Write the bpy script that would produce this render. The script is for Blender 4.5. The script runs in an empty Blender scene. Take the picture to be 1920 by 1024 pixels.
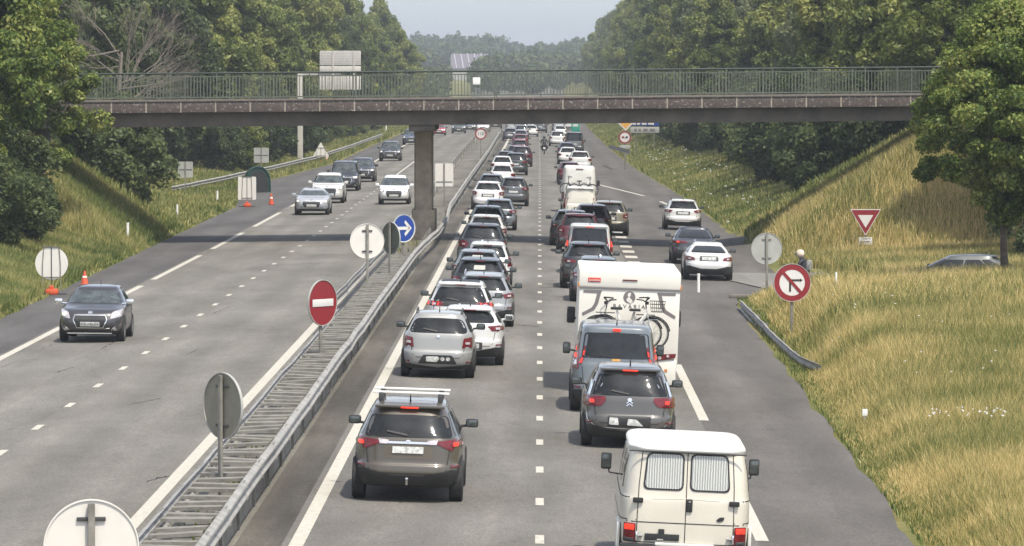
import bpy, bmesh, math, random
import numpy as np
from mathutils import Vector, Matrix
from mathutils.bvhtree import BVHTree

scene = bpy.context.scene
COL = scene.collection
R = math.radians
CAM_H = 7.0
F = 8760.0                      # focal length in photo pixels (photo 1920 wide)
VPX, VPY = 1012.0, 150.0        # where the straight road vanishes

# ------------------------------------------------------------------ camera, sky, sun
cam = bpy.data.cameras.new('camera')
cam.sensor_width = 36.0
cam.lens = 36.0 * F / 1920.0
cam.clip_start = 1.0
cam.clip_end = 12000.0
camo = bpy.data.objects.new('camera', cam)
COL.objects.link(camo)
camo.location = (0, 0, CAM_H)
camo.rotation_euler = (R(90) - math.atan((512 - VPY) / F), 0, math.atan((VPX - 960) / F))
scene.camera = camo

SUN_EL, SUN_AZ = R(61), R(147)    # high, over the photographer's right shoulder
world = bpy.data.worlds.new('World')
scene.world = world
world.use_nodes = True
wn = world.node_tree
bg = wn.nodes['Background']
sky = wn.nodes.new('ShaderNodeTexSky')
sky.sky_type = 'NISHITA'
sky.sun_disc = False
sky.sun_elevation = SUN_EL
sky.sun_rotation = SUN_AZ
sky.altitude = 50
sky.air_density = 0.8
sky.dust_density = 1.6
sky.ozone_density = 6.0
hsv = wn.nodes.new('ShaderNodeHueSaturation')     # milky summer haze: a less blue sky
hsv.inputs['Saturation'].default_value = 0.42
hsv.inputs['Value'].default_value = 1.15
wn.links.new(sky.outputs[0], hsv.inputs['Color'])
wn.links.new(hsv.outputs[0], bg.inputs[0])
bg.inputs[1].default_value = 0.15
sd = bpy.data.lights.new('sun', 'SUN')
sd.energy = 2.9
sd.angle = R(1.0)
sd.color = (1.0, 0.925, 0.79)
so = bpy.data.objects.new('sun', sd)
COL.objects.link(so)
_d = Vector((math.sin(SUN_AZ) * math.cos(SUN_EL), math.cos(SUN_AZ) * math.cos(SUN_EL), math.sin(SUN_EL)))
so.rotation_euler = _d.to_track_quat('Z', 'Y').to_euler()
so.location = (0, 0, 60)
scene.view_settings.view_transform = 'Standard'
scene.view_settings.look = 'None'
scene.view_settings.gamma = 1.0
scene.view_settings.exposure = 0.76
scene.view_settings.use_curve_mapping = False
scene.cycles.max_bounces = 6
scene.cycles.diffuse_bounces = 4
scene.cycles.glossy_bounces = 3
scene.cycles.transmission_bounces = 3
scene.cycles.transparent_max_bounces = 6
scene.cycles.volume_bounces = 0
scene.cycles.caustics_reflective = False
scene.cycles.caustics_refractive = False

HAZE = 0.00023

# ------------------------------------------------------------------ materials
def nodes(name):
    m = bpy.data.materials.new(name)
    m.use_nodes = True
    nt = m.node_tree
    return m, nt, nt.nodes['Principled BSDF']

def N(nt, t, **kw):
    n = nt.nodes.new(t)
    for k, v in kw.items():
        if k.startswith('i_'):
            key = k[2:]
            n.inputs[int(key) if key.isdigit() else key].default_value = v
        else:
            setattr(n, k, v)
    return n

def ramp(nt, fac, stops):
    r = nt.nodes.new('ShaderNodeValToRGB')
    e = r.color_ramp.elements
    while len(e) < len(stops):
        e.new(0.5)
    for i, (p, c) in enumerate(stops):
        e[i].position = p
        e[i].color = (*c, 1) if len(c) == 3 else c
    nt.links.new(fac, r.inputs[0])
    return r

def mat(name, col, rough=0.6, metal=0.0, var=0.12, scale=3.0, spec=0.5, coat=0.0, bump=0.0, emit=None, es=0.0):
    m, nt, p = nodes(name)
    tc = N(nt, 'ShaderNodeTexCoord')
    no = N(nt, 'ShaderNodeTexNoise', i_Scale=scale, i_Detail=5.0, i_Roughness=0.65)
    nt.links.new(tc.outputs['Object'], no.inputs['Vector'])
    lo = tuple(c * (1 - var) for c in col)
    hi = tuple(min(1, c * (1 + var)) for c in col)
    r = ramp(nt, no.outputs['Fac'], [(0.3, lo), (0.7, hi)])
    nt.links.new(r.outputs[0], p.inputs['Base Color'])
    p.inputs['Roughness'].default_value = rough
    p.inputs['Metallic'].default_value = metal
    p.inputs['Specular IOR Level'].default_value = spec
    p.inputs['Coat Weight'].default_value = coat
    p.inputs['Coat Roughness'].default_value = 0.06
    if bump:
        b = N(nt, 'ShaderNodeBump', i_Strength=bump, i_Distance=0.02)
        n2 = N(nt, 'ShaderNodeTexNoise', i_Scale=scale * 12, i_Detail=4.0)
        nt.links.new(tc.outputs['Object'], n2.inputs['Vector'])
        nt.links.new(n2.outputs['Fac'], b.inputs['Height'])
        nt.links.new(b.outputs[0], p.inputs['Normal'])
    if emit:
        p.inputs['Emission Color'].default_value = (*emit, 1)
        p.inputs['Emission Strength'].default_value = es
    return m

def paint_mat():
    m, nt, p = nodes('car_paint')
    oi = N(nt, 'ShaderNodeObjectInfo')
    tc = N(nt, 'ShaderNodeTexCoord')
    no = N(nt, 'ShaderNodeTexNoise', i_Scale=2.2, i_Detail=6.0, i_Roughness=0.7)
    nt.links.new(tc.outputs['Object'], no.inputs['Vector'])
    # road dust, thicker low on the body
    sx = N(nt, 'ShaderNodeSeparateXYZ')
    nt.links.new(tc.outputs['Object'], sx.inputs[0])
    mr = N(nt, 'ShaderNodeMapRange', i_1=0.2, i_2=1.0, i_3=0.30, i_4=0.05)
    nt.links.new(sx.outputs['Z'], mr.inputs[0])
    mu = N(nt, 'ShaderNodeMath', operation='MULTIPLY')
    nt.links.new(no.outputs['Fac'], mu.inputs[0])
    nt.links.new(mr.outputs[0], mu.inputs[1])
    mx = N(nt, 'ShaderNodeMix', data_type='RGBA')
    nt.links.new(mu.outputs[0], mx.inputs['Factor'])
    nt.links.new(oi.outputs['Color'], mx.inputs[6])
    mx.inputs[7].default_value = (0.16, 0.145, 0.12, 1)
    nt.links.new(mx.outputs[2], p.inputs['Base Color'])
    p.inputs['Metallic'].default_value = 0.1
    p.inputs['Roughness'].default_value = 0.38
    p.inputs['Coat Weight'].default_value = 0.7
    p.inputs['Coat Roughness'].default_value = 0.07
    return m

M = {}
M['paint'] = paint_mat()
M['glass'] = mat('dark_car_glass', (0.014, 0.015, 0.015), 0.07, var=0.6, scale=2.2, spec=0.4)
M['glass2'] = mat('tinted_car_glass', (0.05, 0.06, 0.058), 0.05, var=0.7, scale=3.5, spec=0.9)
M['black'] = mat('black_plastic', (0.018, 0.018, 0.018), 0.55, var=0.3)
M['dark'] = mat('dark_trim', (0.05, 0.05, 0.05), 0.5, var=0.2)
M['tyre'] = mat('tyre_rubber', (0.02, 0.02, 0.019), 0.8, var=0.3, scale=8)
M['rim'] = mat('alloy_rim', (0.35, 0.35, 0.35), 0.35, 0.8)
M['chrome'] = mat('chrome', (0.7, 0.7, 0.7), 0.18, 0.9, var=0.05)
M['red'] = mat('red_lamp_lens', (0.13, 0.006, 0.010), 0.25, coat=0.3, var=0.35, scale=14)
M['redlit'] = mat('lit_brake_lamp', (0.35, 0.012, 0.01), 0.4, var=0.1, emit=(1.0, 0.05, 0.02), es=0.75)
M['clear'] = mat('clear_lamp_lens', (0.55, 0.5, 0.5), 0.12, 0.3, coat=1, var=0.3, scale=15)
M['headlit'] = mat('lit_headlamp', (0.8, 0.8, 0.75), 0.15, var=0.1, emit=(1.0, 0.96, 0.85), es=1.0)
M['amber'] = mat('amber_lens', (0.6, 0.2, 0.02), 0.2, coat=1)
M['plate'] = mat('plate_white', (0.52, 0.52, 0.49), 0.4, var=0.5, scale=16)
M['cream'] = mat('cream_van_paint', (0.60, 0.56, 0.47), 0.4, coat=0.35, var=0.06, scale=1.5)
M['whiter'] = mat('white_roof_paint', (0.66, 0.65, 0.60), 0.45, coat=0.2, var=0.1, scale=2.5)
M['camper'] = mat('camper_panel', (0.70, 0.67, 0.60), 0.45, var=0.05, scale=1.2)
M['mauve'] = mat('mauve_grey_decal', (0.17, 0.15, 0.145), 0.5, var=0.1)
M['letters'] = mat('dark_letters', (0.05, 0.045, 0.045), 0.5)
M['decalred'] = mat('red_decal', (0.55, 0.06, 0.04), 0.5)
M['white'] = mat('white_sheet', (0.78, 0.77, 0.73), 0.5, var=0.05)
M['seam'] = mat('panel_gap', (0.03, 0.028, 0.025), 0.9)
M['steel'] = mat('galvanised_steel', (0.31, 0.30, 0.275), 0.65, 0.2, var=0.3, scale=2.0, bump=0.1)
M['steel2'] = mat('weathered_steel', (0.19, 0.18, 0.155), 0.85, 0.0, var=0.4, scale=3.0, bump=0.2)
M['signback'] = mat('pale_sign_back', (0.66, 0.63, 0.57), 0.6, var=0.05, scale=2)
M['signgrey'] = mat('grey_sign_back', (0.23, 0.215, 0.17), 0.6, 0.2, var=0.15, scale=3)
M['signdark'] = mat('dull_olive_sign_back', (0.085, 0.09, 0.065), 0.7, 0.1, var=0.2, scale=3)
M['signlight'] = mat('light_grey_sign_back', (0.36, 0.36, 0.33), 0.6, 0.1, var=0.15, scale=2)
M['signred'] = mat('sign_red', (0.22, 0.012, 0.016), 0.45, var=0.08)
M['signwhite'] = mat('sign_white', (0.62, 0.60, 0.56), 0.45, var=0.05)
M['signblue'] = mat('sign_blue', (0.008, 0.045, 0.24), 0.45, var=0.08)
M['signblack'] = mat('sign_black', (0.02, 0.015, 0.015), 0.5)
M['signamber'] = mat('sign_amber', (0.65, 0.33, 0.05), 0.45)
M['orange'] = mat('orange_plastic', (0.55, 0.085, 0.03), 0.5, var=0.1)
M['green'] = mat('dark_green_plastic', (0.012, 0.05, 0.04), 0.45, var=0.2)
M['teal'] = mat('teal_green_sign', (0.02, 0.28, 0.20), 0.5)
M['skin'] = mat('skin', (0.45, 0.27, 0.19), 0.6, var=0.08)
M['leather'] = mat('black_jacket', (0.015, 0.016, 0.02), 0.55, var=0.3)
M['violet'] = mat('purple_grey_trousers', (0.10, 0.08, 0.16), 0.8)
M['curtain'] = None

def curtain_mat():
    m, nt, p = nodes('pleated_net_curtain')
    tc = N(nt, 'ShaderNodeTexCoord')
    w = N(nt, 'ShaderNodeTexWave', i_Scale=8.5, i_Distortion=1.6, i_Detail=2.0)
    w.inputs['Detail Scale'].default_value = 1.0
    w.bands_direction = 'X'
    nt.links.new(tc.outputs['Object'], w.inputs['Vector'])
    r = ramp(nt, w.outputs['Fac'], [(0.0, (0.30, 0.31, 0.29)), (0.5, (0.52, 0.53, 0.50)), (1, (0.62, 0.62, 0.58))])
    nt.links.new(r.outputs[0], p.inputs['Base Color'])
    b = N(nt, 'ShaderNodeBump', i_Strength=0.6, i_Distance=0.03)
    nt.links.new(w.outputs['Fac'], b.inputs['Height'])
    nt.links.new(b.outputs[0], p.inputs['Normal'])
    p.inputs['Roughness'].default_value = 0.5
    p.inputs['Coat Weight'].default_value = 0.5
    return m
M['curtain'] = curtain_mat()

def asphalt(name, base, tint=(1, 1, 1), stain=0.0, streak=0.1):
    m, nt, p = nodes(name)
    g = N(nt, 'ShaderNodeNewGeometry')
    mp = N(nt, 'ShaderNodeMapping')
    mp.inputs['Scale'].default_value = (1.0, 0.06, 1.0)     # long streaks along the carriageway
    nt.links.new(g.outputs['Position'], mp.inputs['Vector'])
    n1 = N(nt, 'ShaderNodeTexNoise', i_Scale=0.9, i_Detail=6.0, i_Roughness=0.6)
    nt.links.new(mp.outputs[0], n1.inputs['Vector'])
    mpb = N(nt, 'ShaderNodeMapping')
    mpb.inputs['Scale'].default_value = (1.0, 0.25, 1.0)
    nt.links.new(g.outputs['Position'], mpb.inputs['Vector'])
    n2 = N(nt, 'ShaderNodeTexNoise', i_Scale=0.5, i_Detail=5.0)
    nt.links.new(mpb.outputs[0], n2.inputs['Vector'])
    n3 = N(nt, 'ShaderNodeTexNoise', i_Scale=22.0, i_Detail=3.0, i_Roughness=0.8)
    mp3 = N(nt, 'ShaderNodeMapping')
    mp3.inputs['Scale'].default_value = (1.0, 0.35, 1.0)
    nt.links.new(g.outputs['Position'], mp3.inputs['Vector'])
    nt.links.new(mp3.outputs[0], n3.inputs['Vector'])
    def c(k):
        return tuple(base * k * t for t in tint)
    r1 = ramp(nt, n1.outputs['Fac'], [(0.25, c(1 - streak * 2)), (0.5, c(1.0)), (0.75, c(1 + streak * 2))])
    r2 = ramp(nt, n2.outputs['Fac'], [(0.3, (0.76 - stain, 0.75 - stain, 0.72 - stain)), (0.7, (1.14, 1.14, 1.13))])
    r3 = ramp(nt, n3.outputs['Fac'], [(0.28, (0.62, 0.61, 0.60)), (0.5, (1.0, 1.0, 1.0)), (0.72, (1.32, 1.32, 1.3))])
    a = N(nt, 'ShaderNodeMix', data_type='RGBA', blend_type='MULTIPLY')
    a.inputs['Factor'].default_value = 1
    nt.links.new(r1.outputs[0], a.inputs[6]); nt.links.new(r2.outputs[0], a.inputs[7])
    # patchy mid-scale mottling and dark spots of oil and tar
    n4 = N(nt, 'ShaderNodeTexNoise', i_Scale=2.6, i_Detail=8.0, i_Roughness=0.8)
    nt.links.new(mp3.outputs[0], n4.inputs['Vector'])
    r4 = ramp(nt, n4.outputs['Fac'], [(0.30, (0.70, 0.69, 0.67)), (0.42, (0.93, 0.93, 0.92)), (0.60, (1.04, 1.04, 1.03)), (0.75, (1.16, 1.15, 1.13))])
    a4 = N(nt, 'ShaderNodeMix', data_type='RGBA', blend_type='MULTIPLY'); a4.inputs['Factor'].default_value = 1
    nt.links.new(a.outputs[2], a4.inputs[6]); nt.links.new(r4.outputs[0], a4.inputs[7])
    a = a4
    b = N(nt, 'ShaderNodeMix', data_type='RGBA', blend_type='MULTIPLY')
    b.inputs['Factor'].default_value = 1
    nt.links.new(a.outputs[2], b.inputs[6]); nt.links.new(r3.outputs[0], b.inputs[7])
    # polished wheel tracks and darker oil strips along each lane
    sx = N(nt, 'ShaderNodeSeparateXYZ'); nt.links.new(g.outputs['Position'], sx.inputs[0])
    m1 = N(nt, 'ShaderNodeMath', operation='MULTIPLY_ADD', i_1=2 * math.pi / 1.8, i_2=-2 * math.pi / 1.8 * 1.0); nt.links.new(sx.outputs['X'], m1.inputs[0])
    m2 = N(nt, 'ShaderNodeMath', operation='COSINE'); nt.links.new(m1.outputs[0], m2.inputs[0])
    m3 = N(nt, 'ShaderNodeMath', operation='MULTIPLY'); nt.links.new(m2.outputs[0], m3.inputs[0]); nt.links.new(n1.outputs['Fac'], m3.inputs[1])
    m4 = N(nt, 'ShaderNodeMath', operation='MULTIPLY_ADD', i_1=0.15, i_2=0.97); nt.links.new(m3.outputs[0], m4.inputs[0])
    tr = N(nt, 'ShaderNodeMix', data_type='RGBA', blend_type='MULTIPLY'); tr.inputs['Factor'].default_value = 1
    nt.links.new(b.outputs[2], tr.inputs[6]); nt.links.new(m4.outputs[0], tr.inputs[7])
    nt.links.new(tr.outputs[2], p.inputs['Base Color'])
    p.inputs['Roughness'].default_value = 0.85
    p.inputs['Specular IOR Level'].default_value = 0.3
    return m
M['road_r'] = asphalt('asphalt_right', 0.155, (1.0, 0.94, 0.85))
M['road_l'] = asphalt('asphalt_left', 0.168, (1.0, 0.94, 0.845))
M['shoulder_r'] = asphalt('asphalt_shoulder', 0.110, (1.0, 0.92, 0.85))
M['shoulder_l'] = asphalt('asphalt_shoulder_left', 0.098, (1.0, 0.95, 0.93))
M['dirt'] = asphalt('dirty_asphalt', 0.095, (1.0, 0.90, 0.76), stain=0.15, streak=0.3)
M['gravel'] = asphalt('median_gravel', 0.16, (1.0, 0.93, 0.80), stain=0.1, streak=0.15)
M['concrete_path'] = asphalt('pale_concrete', 0.19, (1.0, 0.97, 0.9))

def worn_paint():
    m, nt, p = nodes('road_marking')
    g = N(nt, 'ShaderNodeNewGeometry')
    n = N(nt, 'ShaderNodeTexNoise', i_Scale=9.0, i_Detail=6.0, i_Roughness=0.75)
    nt.links.new(g.outputs['Position'], n.inputs['Vector'])
    r = ramp(nt, n.outputs['Fac'], [(0.3, (0.22, 0.205, 0.18)), (0.45, (0.44, 0.415, 0.35)), (0.7, (0.54, 0.51, 0.44))])
    nt.links.new(r.outputs[0], p.inputs['Base Color'])
    p.inputs['Roughness'].default_value = 0.7
    return m
M['mark'] = worn_paint()

def soil_mat():
    m, nt, p = nodes('grass_soil')
    g = N(nt, 'ShaderNodeNewGeometry')
    n = N(nt, 'ShaderNodeTexNoise', i_Scale=0.10, i_Detail=6.0, i_Roughness=0.6)
    nt.links.new(g.outputs['Position'], n.inputs['Vector'])
    n2 = N(nt, 'ShaderNodeTexNoise', i_Scale=3.0, i_Detail=6.0, i_Roughness=0.8)
    nt.links.new(g.outputs['Position'], n2.inputs['Vector'])
    r = ramp(nt, n.outputs['Fac'], [(0.35, (0.085, 0.10, 0.03)), (0.5, (0.15, 0.15, 0.052)), (0.65, (0.24, 0.20, 0.085))])
    r2 = ramp(nt, n2.outputs['Fac'], [(0.3, (0.6, 0.6, 0.6)), (0.7, (1.25, 1.25, 1.25))])
    a = N(nt, 'ShaderNodeMix', data_type='RGBA', blend_type='MULTIPLY')
    a.inputs['Factor'].default_value = 1
    nt.links.new(r.outputs[0], a.inputs[6]); nt.links.new(r2.outputs[0], a.inputs[7])
    nt.links.new(a.outputs[2], p.inputs['Base Color'])
    p.inputs['Roughness'].default_value = 0.95
    p.inputs['Specular IOR Level'].default_value = 0.1
    return m
M['soil'] = soil_mat()

def foliage(name, cols, scale=0.6, trans=0.35, rnd=0.55, rough=0.6, use_obj=True):
    """leaf/blade material: clump-sized noise picks the hue, each leaf shifts a little"""
    m = bpy.data.materials.new(name)
    m.use_nodes = True
    nt = m.node_tree
    nt.nodes.remove(nt.nodes['Principled BSDF'])
    out = nt.nodes['Material Output']
    g = N(nt, 'ShaderNodeNewGeometry')
    n = N(nt, 'ShaderNodeTexNoise', i_Scale=scale, i_Detail=3.0, i_Roughness=0.6)
    nt.links.new(g.outputs['Position'], n.inputs['Vector'])
    ad = N(nt, 'ShaderNodeMath', operation='MULTIPLY_ADD', i_1=rnd * 0.5, i_2=-rnd * 0.25)
    nt.links.new(g.outputs['Random Per Island'], ad.inputs[0])
    ad2 = N(nt, 'ShaderNodeMath', operation='ADD')
    nt.links.new(n.outputs['Fac'], ad2.inputs[0]); nt.links.new(ad.outputs[0], ad2.inputs[1])
    last = ad2
    if use_obj:
        oi = N(nt, 'ShaderNodeObjectInfo')
        ob = N(nt, 'ShaderNodeMath', operation='MULTIPLY_ADD', i_1=0.22, i_2=-0.11)
        nt.links.new(oi.outputs['Random'], ob.inputs[0])
        last = N(nt, 'ShaderNodeMath', operation='ADD')
        nt.links.new(ad2.outputs[0], last.inputs[0]); nt.links.new(ob.outputs[0], last.inputs[1])
    k = len(cols)
    r = ramp(nt, last.outputs[0], [(0.28 + 0.44 * i / (k - 1), c) for i, c in enumerate(cols)])
    d = N(nt, 'ShaderNodeBsdfDiffuse')
    t = N(nt, 'ShaderNodeBsdfTranslucent')
    gl = N(nt, 'ShaderNodeBsdfGlossy', i_Roughness=0.45)
    gl.inputs['Color'].default_value = (0.9, 0.95, 0.85, 1)
    nt.links.new(r.outputs[0], d.inputs[0])
    hs = N(nt, 'ShaderNodeHueSaturation', i_Hue=0.485, i_Saturation=1.1, i_Value=1.25)
    nt.links.new(r.outputs[0], hs.inputs['Color'])
    nt.links.new(hs.outputs[0], t.inputs[0])
    m1 = N(nt, 'ShaderNodeMixShader'); m1.inputs[0].default_value = trans
    nt.links.new(d.outputs[0], m1.inputs[1]); nt.links.new(t.outputs[0], m1.inputs[2])
    m2 = N(nt, 'ShaderNodeMixShader'); m2.inputs[0].default_value = 0.012
    nt.links.new(m1.outputs[0], m2.inputs[1]); nt.links.new(gl.outputs[0], m2.inputs[2])
    nt.links.new(m2.outputs[0], out.inputs[0])
    return m
M['leaf'] = foliage('leaves', [(0.080, 0.110, 0.034), (0.145, 0.180, 0.052), (0.215, 0.245, 0.072), (0.30, 0.305, 0.10)], 0.30, rnd=0.8)
M['leaf_near'] = foliage('leaves_near', [(0.062, 0.100, 0.024), (0.120, 0.170, 0.040), (0.20, 0.24, 0.060), (0.31, 0.32, 0.10)], 0.5, rnd=0.85)
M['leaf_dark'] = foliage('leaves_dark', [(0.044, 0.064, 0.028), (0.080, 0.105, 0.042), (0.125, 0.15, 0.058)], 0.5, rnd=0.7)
M['leaf_grey'] = foliage('leaves_silvery', [(0.095, 0.118, 0.058), (0.155, 0.178, 0.085), (0.225, 0.24, 0.125)], 0.5, rnd=0.7)
M['leaf_lime'] = foliage('leaves_lime', [(0.07, 0.095, 0.022), (0.11, 0.14, 0.032), (0.16, 0.18, 0.05)], 0.6)
M['bark'] = mat('bark', (0.07, 0.055, 0.04), 0.9, var=0.4, scale=6, bump=0.4)
M['deadwood'] = mat('dead_branches', (0.17, 0.145, 0.115), 0.9, var=0.3, scale=4)
M['straw'] = foliage('tall_grass', [(0.10, 0.135, 0.038), (0.25, 0.24, 0.078), (0.49, 0.405, 0.155), (0.68, 0.54, 0.26)], 0.14, 0.35, 1.0, use_obj=False)
M['grass'] = foliage('verge_grass', [(0.065, 0.10, 0.026), (0.14, 0.175, 0.050), (0.26, 0.27, 0.09), (0.43, 0.38, 0.165)], 0.22, 0.35, 0.8, use_obj=False)

def granite():
    m, nt, p = nodes('purple_granite_cladding')
    g = N(nt, 'ShaderNodeNewGeometry')
    n = N(nt, 'ShaderNodeTexNoise', i_Scale=4.0, i_Detail=8.0, i_Roughness=0.8)
    nt.links.new(g.outputs['Position'], n.inputs['Vector'])
    v = N(nt, 'ShaderNodeTexNoise', i_Scale=9.0, i_Detail=4.0, i_Roughness=0.7)
    nt.links.new(g.outputs['Position'], v.inputs['Vector'])
    r = ramp(nt, n.outputs['Fac'], [(0.3, (0.055, 0.043, 0.038)), (0.6, (0.092, 0.073, 0.064)), (0.8, (0.15, 0.125, 0.11))])
    s = ramp(nt, v.outputs['Fac'], [(0.57, (0, 0, 0)), (0.66, (1, 1, 1))])
    mx = N(nt, 'ShaderNodeMix', data_type='RGBA')
    nt.links.new(s.outputs[0], mx.inputs['Factor'])
    nt.links.new(r.outputs[0], mx.inputs[6])
    mx.inputs[7].default_value = (0.32, 0.29, 0.26, 1)
    nt.links.new(mx.outputs[2], p.inputs['Base Color'])
    p.inputs['Roughness'].default_value = 0.85
    return m
M['granite'] = granite()
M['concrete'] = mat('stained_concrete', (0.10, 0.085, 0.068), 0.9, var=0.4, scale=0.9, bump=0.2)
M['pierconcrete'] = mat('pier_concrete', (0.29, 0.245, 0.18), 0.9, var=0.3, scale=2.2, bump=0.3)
M['coping'] = mat('pale_coping', (0.15, 0.13, 0.11), 0.9, var=0.25, scale=3)
M['joint'] = mat('pale_mortar_joint', (0.30, 0.26, 0.21), 0.9, var=0.25, scale=4)
M['railgreen'] = mat('grey_green_railing', (0.10, 0.112, 0.085), 0.6, var=0.3, scale=3)
M['raildark'] = mat('dark_green_handrail', (0.03, 0.045, 0.035), 0.5, var=0.2)

# ------------------------------------------------------------------ object helpers
def tag(o, label=None, cat=None, group=None, kind=None):
    if label: o['label'] = label
    if cat: o['category'] = cat
    if group: o['group'] = group
    if kind: o['kind'] = kind
    return o

def empty(name, loc, rot=(0, 0, 0), label=None, cat=None, group=None):
    o = bpy.data.objects.new(name, None)
    o.empty_display_size = 0.3
    COL.objects.link(o)
    o.location = loc
    o.rotation_euler = rot
    return tag(o, label, cat, group)

def link(name, me, m=None, parent=None):
    if m is not None and not me.materials:
        me.materials.append(m)
    o = bpy.data.objects.new(name, me)
    COL.objects.link(o)
    if parent is not None:
        o.parent = parent
    return o

def np_mesh(name, v, f, smooth=False):
    v = np.asarray(v, np.float32); f = np.asarray(f, np.int32)
    me = bpy.data.meshes.new(name)
    me.vertices.add(len(v)); me.vertices.foreach_set('co', v.ravel())
    k = f.shape[1]
    me.loops.add(f.size); me.loops.foreach_set('vertex_index', f.ravel())
    me.polygons.add(len(f))
    me.polygons.foreach_set('loop_start', np.arange(0, f.size, k, dtype=np.int32))
    me.polygons.foreach_set('loop_total', np.full(len(f), k, np.int32))
    if smooth:
        me.polygons.foreach_set('use_smooth', np.ones(len(f), bool))
    me.update(calc_edges=True)
    return me

class MB:
    """collects simple solids into one mesh"""
    def __init__(s):
        s.v, s.f, s.sm = [], [], []
    def add(s, vs, fs, smooth=False):
        b = len(s.v)
        s.v += [tuple(p) for p in vs]
        s.f += [tuple(i + b for i in q) for q in fs]
        s.sm += [smooth] * len(fs)
        return s
    def box(s, c, d, rot=None, bev=0.0):
        hx, hy, hz = d[0] / 2, d[1] / 2, d[2] / 2
        if bev <= 0:
            vs = [Vector((x, y, z)) for x in (-hx, hx) for y in (-hy, hy) for z in (-hz, hz)]
            fs = [(0, 1, 3, 2), (4, 6, 7, 5), (0, 4, 5, 1), (2, 3, 7, 6), (0, 2, 6, 4), (1, 5, 7, 3)]
        else:
            b = min(bev, hx * .9, hy * .9, hz * .9)
            bm = bmesh.new()
            bmesh.ops.create_cube(bm, size=1)
            for q in bm.verts:
                q.co = Vector((q.co.x * d[0], q.co.y * d[1], q.co.z * d[2]))
            bmesh.ops.bevel(bm, geom=bm.edges[:], offset=b, segments=2, affect='EDGES', profile=0.6)
            vs = [q.co.copy() for q in bm.verts]
            fs = [tuple(q.index for q in f.verts) for f in bm.faces]
            bm.free()
        if rot is not None:
            Mx = rot if isinstance(rot, Matrix) else Matrix.Rotation(rot, 3, 'Z')
            vs = [Mx @ q for q in vs]
        c = Vector(c)
        return s.add([q + c for q in vs], fs, bev > 0)
    def tube(s, pts, r, n=8, closed=False, cap=True):
        pts = [Vector(p) for p in pts]
        rs = r if isinstance(r, (list, tuple)) else [r] * len(pts)
        vs, fs = [], []
        L = len(pts)
        up = Vector((0, 0, 1))
        prev = None
        for i, p in enumerate(pts):
            if closed:
                t = pts[(i + 1) % L] - pts[i - 1]
            else:
                t = pts[min(i + 1, L - 1)] - pts[max(i - 1, 0)]
            t.normalize()
            if prev is None:
                a = t.orthogonal().normalized()
            else:
                a = (prev - t * prev.dot(t))
                a = a.normalized() if a.length > 1e-6 else t.orthogonal().normalized()
            prev = a
            b = t.cross(a)
            for k in range(n):
                an = 2 * math.pi * k / n
                vs.append(p + (a * math.cos(an) + b * math.sin(an)) * rs[i])
        seg = L if closed else L - 1
        for i in range(seg):
            for k in range(n):
                a0 = i * n + k; a1 = i * n + (k + 1) % n
                j = (i + 1) % L
                fs.append((a0, a1, j * n + (k + 1) % n, j * n + k))
        if cap and not closed:
            fs.append(tuple(range(n - 1, -1, -1)))
            fs.append(tuple((L - 1) * n + k for k in range(n)))
        return s.add(vs, fs, True)
    def disc(s, c, r, t, axis='y', n=40, hole=0.0, yaw=0.0, th0=0.0):
        """flat disc or ring of thickness t, facing -axis"""
        vs, fs = [], []
        c = Vector(c)
        def P(rad, a, d):
            x, z = rad * math.cos(a), rad * math.sin(a)
            if axis == 'y':
                q = Vector((x, d, z))
            elif axis == 'x':
                q = Vector((d, x, z))
            else:
                q = Vector((x, z, d))
            if yaw:
                q = Matrix.Rotation(yaw, 3, 'Z') @ q
            return q + c
        for k in range(n):
            a = th0 + 2 * math.pi * k / n
            vs += [P(r, a, -t / 2), P(r, a, t / 2)]
            if hole:
                vs += [P(hole, a, -t / 2), P(hole, a, t / 2)]
        w = 4 if hole else 2
        for k in range(n):
            a, b = k * w, ((k + 1) % n) * w
            fs.append((a, b, b + 1, a + 1))
            if hole:
                fs += [(a, a + 2, b + 2, b), (a + 1, b + 1, b + 3, a + 3), (a + 2, a + 3, b + 3, b + 2)]
        if not hole:
            fs.append(tuple(k * w for k in range(n)))
            fs.append(tuple(k * w + 1 for k in reversed(range(n))))
        return s.add(vs, fs)
    def prism(s, poly, d0, d1, axis='y', xf=None):
        """2d outline (u,z) extruded from d0 to d1"""
        n = len(poly)
        def P(u, v, d):
            q = Vector((u, d, v)) if axis == 'y' else (Vector((d, u, v)) if axis == 'x' else Vector((u, v, d)))
            return xf @ q if xf is not None else q
        vs = [P(u, v, d0) for u, v in poly] + [P(u, v, d1) for u, v in poly]
        fs = [tuple(range(n)), tuple(range(2 * n - 1, n - 1, -1))]
        fs += [(i, i + n, (i + 1) % n + n, (i + 1) % n) for i in range(n)]
        return s.add(vs, fs)
    def build(s, name, m, parent=None, sharp=40):
        me = bpy.data.meshes.new(name)
        me.from_pydata(s.v, [], s.f)
        for p, q in zip(me.polygons, s.sm):
            p.use_smooth = q
        me.update()
        bm = bmesh.new(); bm.from_mesh(me)
        bmesh.ops.recalc_face_normals(bm, faces=bm.faces)
        bm.to_mesh(me); bm.free()
        if any(s.sm) and sharp:
            me.set_sharp_from_angle(angle=R(sharp))
        return link(name, me, m, parent)

def copy_tree(o, parent=None):
    c = o.copy()
    COL.objects.link(c)
    c.parent = parent
    for ch in [q for q in bpy.data.objects if q.parent == o]:
        copy_tree(ch, c)
    return c

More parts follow.
